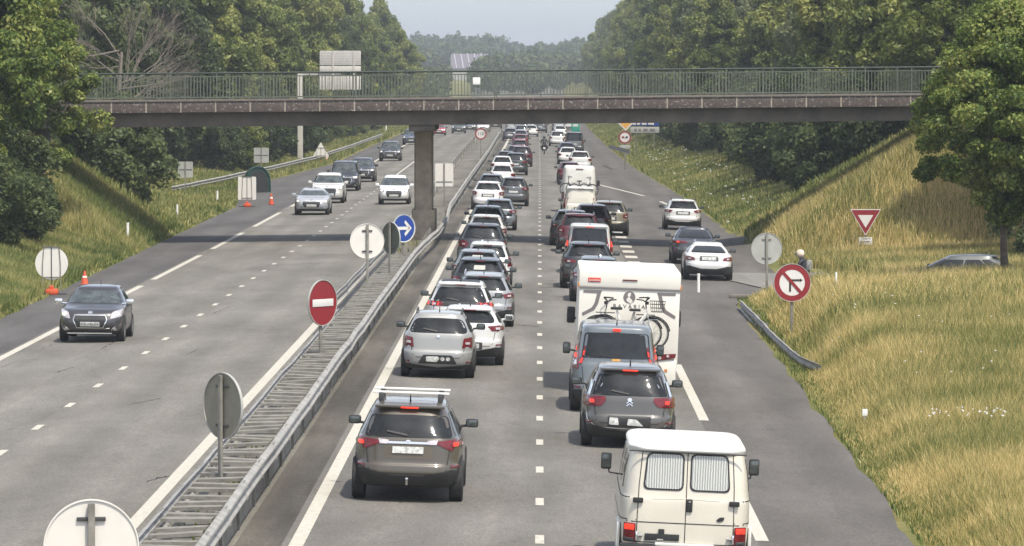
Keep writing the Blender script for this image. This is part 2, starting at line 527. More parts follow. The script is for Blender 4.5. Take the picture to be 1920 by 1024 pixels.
# ------------------------------------------------------------------ ground shape
XR_P = [(-80, 5.9), (70, 5.95), (100, 6.15), (150, 6.45), (157, 6.6), (160, 9.1), (235, 9.2), (300, 9.0), (390, 7.9), (510, 7.4), (4000, 7.4)]
XL_P = [(-80, -16.0), (140, -16.1), (230, -16.9), (262, -17.1), (285, -18.3), (330, -19.3), (400, -17.6), (520, -18.2), (4000, -24)]
def xr(y): return np.interp(y, [p[0] for p in XR_P], [p[1] for p in XR_P])
def xl(y): return np.interp(y, [p[0] for p in XL_P], [p[1] for p in XL_P])
def ldrift(y): return -np.clip((np.asarray(y, float) - 200) * 0.0031, 0, 3.0)   # left carriageway swings away
SR, SL = 0.03, 0.012
MED = -4.6
def sstep(a, b, x):
    t = np.clip((x - a) / (b - a), 0, 1)
    return t * t * (3 - 2 * t)
def gh(x, y):
    x = np.asarray(x, float); y = np.asarray(y, float)
    er, el = xr(y), xl(y)
    xc = np.clip(x, el, er)
    h = np.where(xc > MED, -(xc - MED) * SR, np.where(xc < -5.5, (xc + 5.5) * SL, 0.0))
    dr = np.clip(x - er, 0, None)
    dl = np.clip(el - x, 0, None)
    # right: field before the bridge, rising verge beyond it
    near = np.clip((dr - 0.4) * 0.045, -0.05, 0.45)
    near = near + 0.88 * sstep(92, 132, y) * (1 - sstep(142, 146, y)) * sstep(7.0, 8.5, x)
    far = np.clip((dr - 0.5) * 0.27, 0, 3.2)
    k = sstep(205, 230, y)
    h = h + np.where(dr > 0, near * (1 - k) + far * k, 0)
    # left: bank before the bridge, flat shelf beyond
    nearl = np.clip((dl - 0.8) * 0.30, 0, 2.4)
    farl = np.clip((dl - 2.5) * 0.12, 0, 1.0)
    kl = sstep(215, 245, y)
    h = h + np.where(dl > 0, nearl * (1 - kl) + farl * kl, 0)
    # approach embankments of the bridge
    dy = np.clip(np.abs(y - 206) - 4.8, 0, None)
    top = 5.9
    er_ = np.minimum(np.minimum((x - 9.5) * 0.62, top), top - dy * 0.52)
    el_ = np.minimum(np.minimum((-17.0 - x) * 0.74, top), top - dy * 0.60)
    h = np.where(er_ > h, er_, h)
    h = np.where(el_ > h, el_, h)
    # ground climbs slowly to a far ridge
    h = h + sstep(950, 2500, y) * 17
    return h
def g1(x, y): return float(gh(x, y))
def at(px, py, h=0.0):
    """photo pixel -> point on the ground (plus h)"""
    z = 7 * F / (py - VPY)
    for _ in range(12):
        X = (px - VPX) * z / F
        z = 0.5 * z + 0.5 * (CAM_H - h - g1(X, z)) * F / (py - VPY)
    X = (px - VPX) * z / F
    return X, z
def atz(px, y): return (px - VPX) * y / F
def hz(py, y): return CAM_H - (py - VPY) * y / F
# ------------------------------------------------------------------ the setting
def strip(name, xa, xb, ys, m, lift, kind='structure', nx=2):
    """sheet between two edge functions following the ground"""
    vs, fs = [], []
    for y in ys:
        a, b = float(xa(y)), float(xb(y))
        for i in range(nx + 1):
            x = a + (b - a) * i / nx
            vs.append((x, y, g1(x, y) + lift))
    for j in range(len(ys) - 1):
        for i in range(nx):
            q = j * (nx + 1) + i
            fs.append((q, q + 1, q + nx + 2, q + nx + 1))
    o = link(name, np_mesh(name, vs, fs), m)
    o['kind'] = kind
    return o

xs = np.concatenate([np.linspace(-900, -120, 14), np.linspace(-110, -36, 20), np.arange(-34, -15.6, 0.4), [-14, -10, -6, -5.5, MED, -2, 2, 5.6],
                     np.arange(5.9, 26, 0.4), np.linspace(27, 110, 24), np.linspace(120, 900, 14)])
ysr = np.concatenate([[-120, -60, 0, 30], np.arange(44, 262, 1.5), np.arange(265, 560, 5), np.arange(570, 3000, 40), [3200, 4000, 6000]])
GX, GY = np.meshgrid(xs, ysr)
GZ = gh(GX, GY)
inside = (GX > xl(GY) + 0.1) & (GX < xr(GY) - 0.1)
GZ = np.where(inside, GZ - 0.12, GZ)
nxx = len(xs)
V = np.stack([GX.ravel(), GY.ravel(), GZ.ravel()], 1)
ii, jj = np.meshgrid(np.arange(nxx - 1), np.arange(len(ysr) - 1))
q = (jj * nxx + ii).ravel()
ground = link('ground', np_mesh('ground', V, np.stack([q, q + 1, q + nxx + 1, q + nxx], 1), True), M['soil'])
ground['kind'] = 'structure'

Y1 = list(np.concatenate([[-60, 0], np.arange(40, 560, 4), np.arange(560, 2400, 30)]))
strip('road', lambda y: -3.9, lambda y: 3.42, Y1, M['road_r'], 0.0, nx=4)
strip('road', lambda y: -13.95 + ldrift(y), lambda y: -6.0 + ldrift(y), Y1, M['road_l'], 0.0, nx=4)
strip('road_shoulder', lambda y: 3.42, lambda y: xr(y) + 0.12 * math.sin(y * .9) + 0.07 * math.sin(y * 2.7 + 1), Y1, M['shoulder_r'], 0.0, nx=3)
strip('road_shoulder', lambda y: xl(y) + 0.10 * math.sin(y * .8), lambda y: -13.95 + ldrift(y), Y1, M['shoulder_l'], 0.0, nx=3)
strip('road_shoulder', lambda y: MED, lambda y: -3.9, Y1, M['dirt'], 0.0, nx=1)
strip('median_strip', lambda y: -6.0 + ldrift(y), lambda y: MED, Y1, M['gravel'], 0.0, nx=2)

# minor road joining from the right
def path_strip(name, pts, w, m, lift):
    vs, fs = [], []
    P = [Vector((a, b, 0)) for a, b in pts]
    Q = []
    for i in range(len(P) - 1):
        for k in range(6):
            t = k / 6
            p0, p1, p2, p3 = P[max(i - 1, 0)], P[i], P[i + 1], P[min(i + 2, len(P) - 1)]
            Q.append(0.5 * ((2 * p1) + (p2 - p0) * t + (2 * p0 - 5 * p1 + 4 * p2 - p3) * t * t + (3 * p1 - p0 - 3 * p2 + p3) * t ** 3))
    Q.append(P[-1])
    for i, p in enumerate(Q):
        t = (Q[min(i + 1, len(Q) - 1)] - Q[max(i - 1, 0)]).normalized()
        n = Vector((-t.y, t.x, 0))
        for k in range(5):
            c = p + n * w * (k / 4 - 0.5)
            vs.append((c.x, c.y, g1(c.x, c.y) + lift))
    for j in range(len(Q) - 1):
        for i in range(4):
            a = j * 5 + i
            fs.append((a, a + 1, a + 6, a + 5))
    o = link(name, np_mesh(name, vs, fs), m)
    o['kind'] = 'structure'
    return o
path_strip('side_road', [(8.3, 178), (9.6, 170), (11.5, 160), (15, 150), (22, 144), (45, 140)], 5.0, M['concrete_path'], 0.03)

# painted markings, 4 mm above the asphalt
def mark(x0, y0, x1, y1, w, n=1, w1=None):
    vs, fs = [], []
    w1 = w if w1 is None else w1
    for k in range(n + 1):
        t = k / n
        x, y, ww = x0 + (x1 - x0) * t, y0 + (y1 - y0) * t, (w + (w1 - w) * t) / 2
        vs += [(x - ww, y, g1(x - ww, y) + 0.006), (x + ww, y, g1(x + ww, y) + 0.006)]
    for k in range(n):
        fs.append((2 * k, 2 * k + 1, 2 * k + 3, 2 * k + 2))
    return vs, fs
def marks(name, segs):
    V_, F_ = [], []
    for s in segs:
        v, f = mark(*s)
        b = len(V_)
        V_ += v; F_ += [tuple(i + b for i in q) for q in f]
    o = link(name, np_mesh(name, V_, F_), M['mark'])
    o['kind'] = 'structure'
segs = []
y = 40.0
while y < 900:                                   # right carriageway left edge line
    segs.append((-3.68, y, -3.68, y + 20, 0.22, 5)); y += 20
marks('edge_line', segs)
segs = []
y = 40.0
while y < 900:
    d0, d1 = float(ldrift(y)), float(ldrift(y + 20))
    segs.append((-6.42 + d0, y, -6.42 + d1, y + 20, 0.24, 5)); y += 20
marks('edge_line', segs)
marks('lane_marking', [(0.0 if yy < 250 else 0.0, yy, 0.0, yy + 1.35, 0.14) for yy in np.arange(52.2, 700, 6.5)])
marks('lane_marking', [(-10.2 + float(ldrift(yy)), yy, -10.2 + float(ldrift(yy)), yy + 1.35, 0.15) for yy in np.arange(55.0, 330, 6.5)] +
      [(-10.2 + float(ldrift(330)), 330, -10.25 + float(ldrift(460)), 460, 0.15, 8)])
marks('edge_line', [(3.5, a, 3.5, b, 0.21, 4) for a, b in ((47, 67), (73.2, 93.2), (99.2, 118.8), (125.5, 145.5), (151, 156.5))])
marks('lane_marking', [(3.75, yy, 3.75, yy + 2.6, 0.5) for yy in np.arange(160, 235, 6.0)])
marks('edge_line', [(3.9, 326, 6.6, 296, 0.24, 6), (7.3, 283, 7.9, 268, 0.24, 3)])
marks('edge_line', [(-13.75 + float(ldrift(a)), a, -13.75 + float(ldrift(b)), b, 0.22, 5)
                    for a, b in ((40, 85), (87, 134), (150, 161), (166, 189), (196, 217), (226, 250), (262, 272), (300, 315), (345, 520))])

# transverse cracks and sealed seams in the asphalt
crk = []
rnd = random.Random(4)
for (pa, pb) in [((560, 478), (680, 478)), ((100, 700), (135, 690)), ((370, 655), (345, 668)), ((0, 690), (110, 640)),
                 ((395, 590), (430, 575)), ((500, 498), (640, 492)), ((180, 660), (215, 640)), ((270, 905), (330, 890)), ((880, 448), (1020, 450)), ((950, 610), (1010, 612)), ((960, 470), (1030, 472)), ((1010, 540), (1062, 538)), ((1180, 520), (1265, 522)), ((240, 760), (300, 748)), ((560, 520), (640, 516)), ((700, 412), (770, 410))]:
    a = at(*pa); b = at(*pb)
    k = 14
    vv, ff = [], []
    for i in range(k + 1):
        t = i / k
        x = a[0] + (b[0] - a[0]) * t + rnd.uniform(-.03, .03)
        yy = a[1] + (b[1] - a[1]) * t + rnd.uniform(-.25, .25)
        w = rnd.uniform(.05, .14)
        vv += [(x, yy - w, g1(x, yy) + .004), (x + .01, yy + w, g1(x, yy) + .004)]
    ff = [(2 * i, 2 * i + 1, 2 * i + 3, 2 * i + 2) for i in range(k)]
    crk.append((vv, ff))
V_, F_ = [], []
for v, f in crk:
    b = len(V_); V_ += v; F_ += [tuple(i + b for i in q) for q in f]
o = link('asphalt_cracks', np_mesh('asphalt_cracks', V_, F_), mat('bitumen_seal', (0.05, 0.048, 0.045), 0.7))
o['kind'] = 'structure'

# concrete kerb across the mouth of the slip road
mb = MB()
mb.box((7.9, 157.2, g1(7.5, 157) + 0.03), (3.0, 0.5, 0.12), bev=0.03)
o = mb.build('kerb', M['coping']); o['kind'] = 'structure'

# ------------------------------------------------------------------ bridge
BZ = lambda x: 0.0085 * (x + 5.0) + 0.04
def skew(mb):
    mb.v = [(x, y, z + BZ(x)) for x, y, z in mb.v]
    return mb
BY0, BY1 = 201.8, 210.3
BYC = 206.05
BXL, BXR = -26.0, 24.0
bridge = empty('bridge', (-5.1, BYC, 0), label='concrete road bridge with purple granite edge panels crossing the motorway on one pier', cat='bridge')
def bpart(mb, name, m):
    mb.v = [(x + 5.1, y - BYC, z) for x, y, z in mb.v]
    return mb.build(name, m, bridge)
mb = MB()
mb.box(((BXL + BXR) / 2, BYC, 5.80), (BXR - BXL, BY1 - BY0 - 0.3, 0.34))
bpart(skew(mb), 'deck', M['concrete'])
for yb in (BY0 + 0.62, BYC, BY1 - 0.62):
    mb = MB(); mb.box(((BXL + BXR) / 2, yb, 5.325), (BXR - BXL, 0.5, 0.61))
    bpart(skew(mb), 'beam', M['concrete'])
for ys_, sgn in ((BY0 + 0.07, -1), (BY1 - 0.07, 1)):
    k = 0
    x = BXL
    while x < BXR - 0.1:
        mb = MB(); mb.box((x + 0.75, ys_, 5.875), (1.44, 0.14, 0.47), bev=0.012)
        bpart(skew(mb), 'fascia_panel', M['granite'])
        x += 1.50
    xx = BXL
    while xx <= BXR:
        mb = MB(); mb.box((xx, ys_ + sgn * 0.004, 5.875), (0.062, 0.15, 0.468)); xx += 1.50
        bpart(skew(mb), 'fascia_joint', M['joint'])
    mb = MB(); mb.box(((BXL + BXR) / 2, ys_ - sgn * 0.02, 6.145), (BXR - BXL, 0.26, 0.07), bev=0.01)
    bpart(skew(mb), 'coping', M['coping'])
# pier
mb = MB()
def pillar(mb, x0, x1, y0, y1, z0, z1, c=0.06):
    poly = [(x0 + c, y0), (x1 - c, y0), (x1, y0 + c), (x1, y1 - c), (x1 - c, y1), (x0 + c, y1), (x0, y1 - c), (x0, y0 + c)]
    mb.prism(poly, z0, z1, axis='z')
pillar(mb, -5.50, -4.72, 204.8, 207.6, 1.15, 4.75)
bpart(mb, 'pier', M['pierconcrete'])
mb = MB(); pillar(mb, -5.62, -4.58, 204.6, 207.8, -0.3, 1.30); bpart(mb, 'pier_base', M['pierconcrete'])
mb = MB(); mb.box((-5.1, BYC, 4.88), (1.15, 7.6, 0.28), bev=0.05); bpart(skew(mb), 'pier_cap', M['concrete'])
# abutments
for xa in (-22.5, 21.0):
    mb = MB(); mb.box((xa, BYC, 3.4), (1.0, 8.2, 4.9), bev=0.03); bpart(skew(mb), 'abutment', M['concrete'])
# railings
for yr_ in (BY0 + 0.12, BY1 - 0.12):
    mb = MB()
    mb.tube([(BXL, yr_, 7.33), (BXR, yr_, 7.33)], 0.035, 8)
    bpart(skew(mb), 'handrail', M['raildark'])
    mb = MB(); mb.box(((BXL + BXR) / 2, yr_, 7.19), (BXR - BXL, 0.03, 0.035)); mb.box(((BXL + BXR) / 2, yr_, 6.27), (BXR - BXL, 0.03, 0.035))
    bpart(skew(mb), 'rail', M['railgreen'])
    x = BXL + 0.05
    k = 0
    rr = random.Random(7)
    while x < BXR - 0.5:
        mb = MB(); mb.box((x, yr_, 6.75), (0.05, 0.05, 1.14)); bpart(skew(mb), 'post', M['railgreen'])
        mb = MB()
        for j in range(1, 14):
            xx = x + j * 2.0 / 14 + rr.uniform(-.008, .008)
            mb.box((xx, yr_, 6.73), (0.026, 0.022, 0.90), rot=Matrix.Rotation(rr.uniform(-.012, .012), 3, 'Y'))
        bpart(skew(mb), 'baluster_panel', M['railgreen'])
        x += 2.0
# small white notice fixed to the railing
mb = MB(); mb.box((atz(893.5, BY0), BY0 + 0.06, hz(152, BY0)), (0.32, 0.02, 0.30), bev=0.008)
o = mb.build('notice_board', M['white'])
tag(o, 'small square white notice fixed to the near railing of the bridge', 'notice')

# ------------------------------------------------------------------ guardrails
PROF = [(0, -.155), (.0, -.15), (-.075, -.11), (-.08, -.08), (-.015, -.03), (-.015, .03), (-.08, .08), (-.075, .11), (0, .15), (.0, .155)]
def beam_mesh(path, side, th=0.012):
    """W-beam following path [(x,y,ztop)], corrugation bulging to +x*side"""
    vs, fs = [], []
    P = [Vector(p) for p in path]
    pr = [(-a * side, b) for a, b in PROF]
    full = pr + [(a - 0.018 * side, b) for a, b in reversed(pr)]
    n = len(full)
    for i, p in enumerate(P):
        t = (P[min(i + 1, len(P) - 1)] - P[max(i - 1, 0)]); t.z = 0; t.normalize()
        nrm = Vector((t.y, -t.x, 0))
        for a, b in full:
            vs.append(p + nrm * a + Vector((0, 0, b - 0.155)))
    for i in range(len(P) - 1):
        for k in range(n):
            fs.append((i * n + k, i * n + (k + 1) % n, (i + 1) * n + (k + 1) % n, (i + 1) * n + k))
    fs.append(tuple(range(n))); fs.append(tuple((len(P) - 1) * n + k for k in reversed(range(n))))
    return vs, fs

def dense(path, step):
    out = []
    for a, b in zip(path[:-1], path[1:]):
        a, b = Vector(a), Vector(b)
        k = max(1, int((b - a).length / step))
        for i in range(k):
            out.append(a + (b - a) * (i / k))
    out.append(Vector(path[-1]))
    return out

def guardrail(path, side, label, step=4.0, post=4.0, group=None, wob=0.012, posts=True, name='guardrail', pmax=90):
    r = random.Random(len(path) * 7 + int(abs(path[0][1])))
    P = dense(path, step)
    for p in P:
        p.x += r.uniform(-wob, wob); p.z += r.uniform(-wob, wob)
    o = P[0].copy(); o.z = g1(o.x, o.y)
    root = empty(name, o, label=label, cat='guardrail', group=group)
    mb = MB(); v, f = beam_mesh([p - o for p in P], side); mb.add(v, f)
    mb.build('beam', M['steel'], root)
    if posts:
        acc, n = 0.0, 0
        for a, b in zip(P[:-1], P[1:]):
            acc += (b - a).length
            if acc >= post and n < pmax:
                acc = 0; n += 1
                g = g1(b.x, b.y)
                q = MB(); q.box((b.x - o.x - side * 0.10, b.y - o.y, (g - .1 + b.z - 0.02) / 2 - o.z), (0.10, 0.06, max(.1, b.z - g + .06)))
                q.build('post', M['steel2'], root)
    return root

def zt(x, y, h=0.78): return (x, y, g1(x, y) + h)
RX = lambda y: MED - 0.02 - 0.0 * y
# median barrier near: two beams joined by cross planks like a ladder
o0 = Vector((-5.1, 44, 0))
barrier = empty('median_barrier', o0, label='double steel median barrier with ladder-like cross planks running toward the bridge pier', cat='crash barrier')
rr = random.Random(3)
pr_ = dense([(-4.62, 40, .76), (-4.62, 165, .76), (-4.60, 172, .76), (-4.28, 197, .78), (-4.28, 215, .78)], 4)
pl_ = dense([(-5.50, 40, .74), (-5.50, 128, .74)], 4)
pl2_ = dense([(-5.98, 128, .74), (-5.95, 160, .74), (-5.85, 207, .74)], 4)
for pth, sd_ in ((pr_, 1), (pl_, -1), (pl2_, -1)):
    for p in pth:
        p.x += rr.uniform(-.02, .02); p.z += rr.uniform(-.015, .015)
    mb = MB(); v, f = beam_mesh([p - o0 for p in pth], sd_); mb.add(v, f)
    for p in pth[1:-1]:      # lapped joints with bolt heads
        q = p - o0
        mb.box((q.x + sd_ * .083, q.y, q.z - .155 + .095), (.012, .32, .05)); mb.box((q.x + sd_ * .083, q.y, q.z - .155 - .095), (.012, .32, .05))
        for dy_ in (-.12, .12):
            mb.box((q.x + sd_ * .03, q.y + dy_, q.z + .004), (.035, .035, .02), bev=.006)
    mb.build('beam', M['steel'], barrier)
rest = MB()
cnt = 0
yy = 48.0
while yy < 170:
    xa = -5.44 if yy < 128 else -5.44
    b = MB() if cnt < 96 else rest
    b.box(((xa - 4.70) / 2 - o0.x, yy - o0.y, 0.66 + rr.uniform(-.02, .02)), (abs(xa + 4.70), 0.30 + rr.uniform(-.06, .06), 0.05), rot=Matrix.Rotation(rr.uniform(-.05, .05), 3, 'Z') @ Matrix.Rotation(rr.uniform(-.06, .06), 3, 'Y'))
    if cnt < 96:
        b.build('cross_plank', M['steel2'], barrier)
    cnt += 1
    yy += 1.0
rp = rest.build('cross_plank', M['steel2'], barrier); rp['kind'] = 'stuff'
for yy in np.arange(48, 208, 4.0):
    for xx in (-4.72,):
        b = MB(); b.box((xx - o0.x, yy + .5 - o0.y, 0.3), (0.1, 0.1, 0.72)); b.build('post', M['steel2'], barrier)
# blocking wall face below the right-hand beam
mb = MB(); mb.box((-4.74 - o0.x, 105 - o0.y, 0.2), (0.05, 126, 0.36)); mb.build('lower_rail', M['steel2'], barrier)

guardrail([zt(-4.30, 215, .78), zt(-4.55, 235), zt(-4.62, 300), zt(-4.62, 420), zt(-4.9, 560), (-3.4, 640, .78), (0.5, 720, .76)], 1,
          'long steel guardrail along the median beyond the bridge pier beside the queue', 5, 6)
guardrail([zt(-6.35, 250), (-6.5, 300, .76), (-6.9, 400, .76), (-7.3, 520, .76), (-6.8, 640, .7)], -1,
          'steel guardrail on the oncoming side of the median beyond the bridge', 5, 6)
guardrail([(-22.5, 285, .45 + g1(-22.5, 285)), zt(-21.3, 315, .7), zt(-19.9, 355, .75), zt(-18.9, 400, .75), zt(-18.7, 470, .75), zt(-18.9, 560, .75)], 1,
          'long steel guardrail curving along the grass left of the oncoming lanes', 5, 5)
# short rail on the near right, sinking into the grass
gp = []
for px, py, yy in ((1388, 562, 149.5), (1408, 582, 142), (1430, 604, 135.5), (1452, 628, 129), (1472, 645, 124.5), (1500, 668, 119.0), (1537, 684, 115.0)):
    gp.append((atz(px, yy), yy, hz(py, yy)))
guardrail(gp, -1, 'short curved steel guardrail sinking into the grass on the near right', 2, 3)
# distant stub of rail on the right by the overtaking sign
guardrail([(atz(1141, 400), 400, hz(271, 400)), (atz(1160, 380), 380, hz(276, 380)), (atz(1180, 372), 372, hz(281, 372))], -1,
          'bent stub of guardrail below the far right round sign', 3, 4, posts=False)

# ------------------------------------------------------------------ vegetation
def leafy(seed, H, RW, base, ncl, nleaf, leaf, cr=(0.7, 1.3), flat=1.0, gap=0.25, droop=0.0):
    """crown mesh: clumps of leaf-sized faces scattered through an uneven envelope"""
    r = np.random.default_rng(seed)
    hc = (H - base)
    c = []
    while len(c) < ncl:
        p = r.uniform(-1, 1, 3)
        d = np.linalg.norm(p)
        if d > 1 or d < 0.35: continue
        wob = 0.78 + 0.22 * math.sin(3 * math.atan2(p[1], p[0]) + seed) * math.cos(4 * p[2] + seed * 1.7)
        tz = (p[2] + 1) / 2
        prof = (math.sin(math.pi * min(1, tz * 0.86 + 0.16)) ** 0.6)
        c.append((p[0] * RW * wob * prof * 1.15, p[1] * RW * wob * prof * 1.15, base + tz * hc * (0.95 + .05 * wob)))
    c = np.array(c)
    per = nleaf // ncl
    n = per * ncl
    ctr = np.repeat(c, per, 0)
    rad = np.repeat(r.uniform(cr[0], cr[1], ncl), per)
    dirs = r.normal(size=(n, 3)); dirs /= np.linalg.norm(dirs, axis=1)[:, None]
    rr_ = rad * r.uniform(0.25, 1.0, n) ** 0.6
    pos = ctr + dirs * rr_[:, None] * np.array([1, 1, 0.72 * flat])
    pos[:, 2] -= droop * rr_ * r.uniform(0, 1, n)
    nrm = dirs * 0.8 + r.normal(size=(n, 3)) * 0.7 + np.array([0, 0, 0.45])
    nrm /= np.linalg.norm(nrm, axis=1)[:, None]
    t = np.cross(nrm, r.normal(size=(n, 3))); t /= np.linalg.norm(t, axis=1)[:, None]
    b = np.cross(nrm, t)
    s = leaf * r.uniform(0.55, 1.25, n)[:, None]
    a1, a2 = t * s, b * s * 0.55
    fold = nrm * s * 0.18
    v = np.stack([pos - a1, pos + a2 * 1.0 + fold, pos + a1, pos - a2 * 1.0 + fold], 1).reshape(-1, 3)
    f = np.arange(4 * n).reshape(n, 4)
    return v, f, c

def trunk_mesh(H, base, r0, c, seed, limbs=14):
    mb = MB()
    r = random.Random(seed)
    lean = (r.uniform(-.5, .5), r.uniform(-.5, .5))
    top = base + (H - base) * 0.7
    pts, rs = [], []
    for k in range(7):
        t = k / 6
        pts.append((lean[0] * t + r.uniform(-.08, .08) * (k > 0), lean[1] * t + r.uniform(-.08, .08) * (k > 0), top * t - 0.15 * (k == 0)))
        rs.append(r0 * (1.25 if k == 0 else 1) * (1 - 0.75 * t))
    mb.tube(pts, rs, 8)
    for k in range(limbs):
        e = c[r.randrange(len(c))]
        z0 = max(base * 0.8, min(top * .95, e[2] - abs(r.uniform(.8, 2.5))))
        t = z0 / top
        s = Vector((lean[0] * t, lean[1] * t, z0)); e = Vector(e)
        m_ = (s + e) / 2 + Vector((r.uniform(-.3, .3), r.uniform(-.3, .3), r.uniform(0, .5)))
        mb.tube([s, (s + m_) / 2 + Vector((0, 0, .08)), m_, e], [r0 * .4, r0 * .3, r0 * .2, r0 * .07], 5)
    return mb

def tree_proto(name, seed, H, RW, base, ncl, nleaf, leaf, m, r0=0.2, **kw):
    v, f, c = leafy(seed, H, RW, base, ncl, nleaf, leaf, **kw)
    me = np_mesh(name + '_crown', v, f); me.materials.append(m)
    tm = trunk_mesh(H, base, r0, c, seed)
    t = bpy.data.meshes.new(name + '_trunk')
    t.from_pydata(tm.v, [], tm.f); t.materials.append(M['bark'])
    for p in t.polygons: p.use_smooth = True
    return me, t
TREES = {
    'broad': tree_proto('broad', 11, 17, 5.6, 0.6, 250, 64000, 0.185, M['leaf'], cr=(0.55, 1.15)),
    'broad2': tree_proto('broad2', 23, 19, 5.2, 0.5, 260, 64000, 0.185, M['leaf'], cr=(0.55, 1.1)),
    'grey': tree_proto('grey', 31, 17, 4.6, 0.5, 230, 58000, 0.17, M['leaf_grey'], cr=(0.5, 1.0), droop=0.9),
    'dark': tree_proto('dark', 47, 15, 5.2, 0.4, 210, 52000, 0.185, M['leaf_dark'], cr=(0.6, 1.15)),
    'lime': tree_proto('lime', 53, 13, 4.2, 0.4, 170, 44000, 0.16, M['leaf_lime'], cr=(0.5, 0.95)),
    'bush': tree_proto('bush', 61, 4.5, 2.6, 0.0, 70, 16000, 0.13, M['leaf'], r0=0.08, cr=(0.35, 0.75)),
    'bushdark': tree_proto('bushdark', 67, 6.5, 3.4, -0.3, 100, 32000, 0.14, M['leaf_dark'], r0=0.1, cr=(0.45, 0.9), droop=0.8),
    'near': tree_proto('near', 71, 12, 4.3, 0.0, 300, 130000, 0.10, M['leaf_near'], r0=0.2, cr=(0.35, 0.8)),
    'near2': tree_proto('near2', 83, 11, 3.8, 2.5, 230, 105000, 0.095, M['leaf_near'], r0=0.16, cr=(0.35, 0.75)),
}
def tree(kind, x, y, s=1.0, sz=None, rot=0.0, label=None, group=None, name='tree', z=None, cat='tree'):
    me, t = TREES[kind]
    o = empty(name, (x, y, (g1(x, y) if z is None else z) - 0.1), (0, 0, rot), label, cat, group)
    o.scale = (s, s, sz or s)
    link('trunk', t, None, o)
    link('crown', me, None, o)
    return o
r = random.Random(99)
LOOK = {'broad': 'round-crowned green tree', 'broad2': 'tall full green tree', 'grey': 'loose silvery green tree', 'dark': 'dark green tree', 'lime': 'yellow-green tree',
        'bush': 'light green shrub', 'bushdark': 'dark drooping shrub'}
def band(y):
    return 'close behind the bridge' if y < 300 else ('at middle distance' if y < 480 else ('far away' if y < 750 else 'at the hazy far end'))
# rows along the motorway beyond the bridge
y = 228.0
while y < 930:
    hs = 1.0 if y < 720 else 1.0 - (y - 720) / 210 * 0.30
    k = r.choice(['broad', 'broad2', 'broad', 'dark', 'lime' if y > 380 else 'dark'])
    if 270 < y < 330: k = 'dark'
    s_ = r.uniform(0.82, 1.08)
    tree(k, (-30.5 if y < 330 else (-27.0 if y < 450 else -26.2)) + r.uniform(-1.2, 1.0), y, s_ * .95, s_ * hs * (1.16 if y > 430 else 1.0), r.uniform(0, 6.28),
         LOOK[k] + ' in the left roadside row, ' + band(y), 'trees left of the road beyond the bridge')
    k = r.choice(['broad2', 'broad'])
    tree(k, -36 + r.uniform(-2, 2), y + 4, 1.15, 1.18 * hs, r.uniform(0, 6.28),
         LOOK[k] + ' showing above the left roadside row, ' + band(y), 'taller trees behind the left row')
    y += 7.5 + y * 0.013
y = 226.0
while y < 1290:
    k = r.choice(['broad', 'grey', 'lime', 'grey', 'broad', 'lime', 'broad2'])
    s_ = r.uniform(0.85, 1.1)
    x0 = 20.5 if y < 420 else (17.2 if y < 600 else 16.2)
    tree(k, x0 + r.uniform(-1.0, 1.2), y, s_ * .92, s_ * (1.16 if y > 450 else 0.95), r.uniform(0, 6.28),
         LOOK[k] + ' in the right roadside row, ' + band(y), 'trees right of the road beyond the bridge')
    if y < 900:
        k = r.choice(['broad2', 'broad', 'grey'])
        tree(k, 29 + r.uniform(-2, 2), y + 4, 1.2, 1.25, r.uniform(0, 6.28),
             LOOK[k] + ' showing above the right roadside row, ' + band(y), 'taller trees behind the right row')
    y += 7.5 + y * 0.013
# understorey shrubs
for yb in np.arange(228, 560, 9.0):
    tree('bushdark', 15.6 + r.uniform(-.8, .8) - (1.2 if yb > 380 else 0), yb, r.uniform(.7, 1.1), None, r.uniform(0, 6.28),
         'dark shrub below the right trees, ' + band(yb), 'shrubs below the right trees', 'shrub', cat='shrub')
for yb in np.arange(345, 640, 13.0):
    k = r.choice(['bush', 'bushdark'])
    tree(k, -23.2 + r.uniform(-.8, .8), yb, r.uniform(.6, .9), None, r.uniform(0, 6.28),
         LOOK[k] + ' below the left trees, ' + band(yb), 'shrubs below the left trees', 'shrub', cat='shrub')
# dark mass under the left end of the bridge
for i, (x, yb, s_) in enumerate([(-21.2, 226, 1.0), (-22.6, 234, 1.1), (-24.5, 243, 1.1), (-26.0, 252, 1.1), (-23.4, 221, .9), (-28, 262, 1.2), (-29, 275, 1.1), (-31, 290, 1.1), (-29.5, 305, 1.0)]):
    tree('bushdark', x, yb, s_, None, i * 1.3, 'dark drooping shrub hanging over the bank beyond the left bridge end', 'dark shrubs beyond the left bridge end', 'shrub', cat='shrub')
tree('lime', -22.0, 352, .30, .28, 1.0, 'bright lime-green bush in front of the dark trees by the gantry pole', None, 'bush', cat='bush')
# near left
tree('near', -22.3, 190.5, 1.04, 1.05, 0.4, 'big bright green tree on the left bank hiding the bridge end')
tree('near', -23.6, 174, 1.12, 1.15, 2.1, 'big green tree at the left edge of the picture, nearest of the left trees')
tree('near2', -22.6, 181, 1.15, 1.2, 4.0, 'leafy tree squeezed between the two big trees on the left bank')
tree('near', -29, 199, 1.2, 1.3, 5.0, 'tall tree at the back of the clump on the left bank')
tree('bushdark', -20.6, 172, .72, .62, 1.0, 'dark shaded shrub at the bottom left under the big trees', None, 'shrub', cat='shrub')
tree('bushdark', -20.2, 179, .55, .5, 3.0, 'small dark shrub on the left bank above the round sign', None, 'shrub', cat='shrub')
tree('bushdark', -21.6, 186, .8, .7, 2.0, 'dark shrub in the shade below the left end of the bridge', None, 'shrub', cat='shrub')
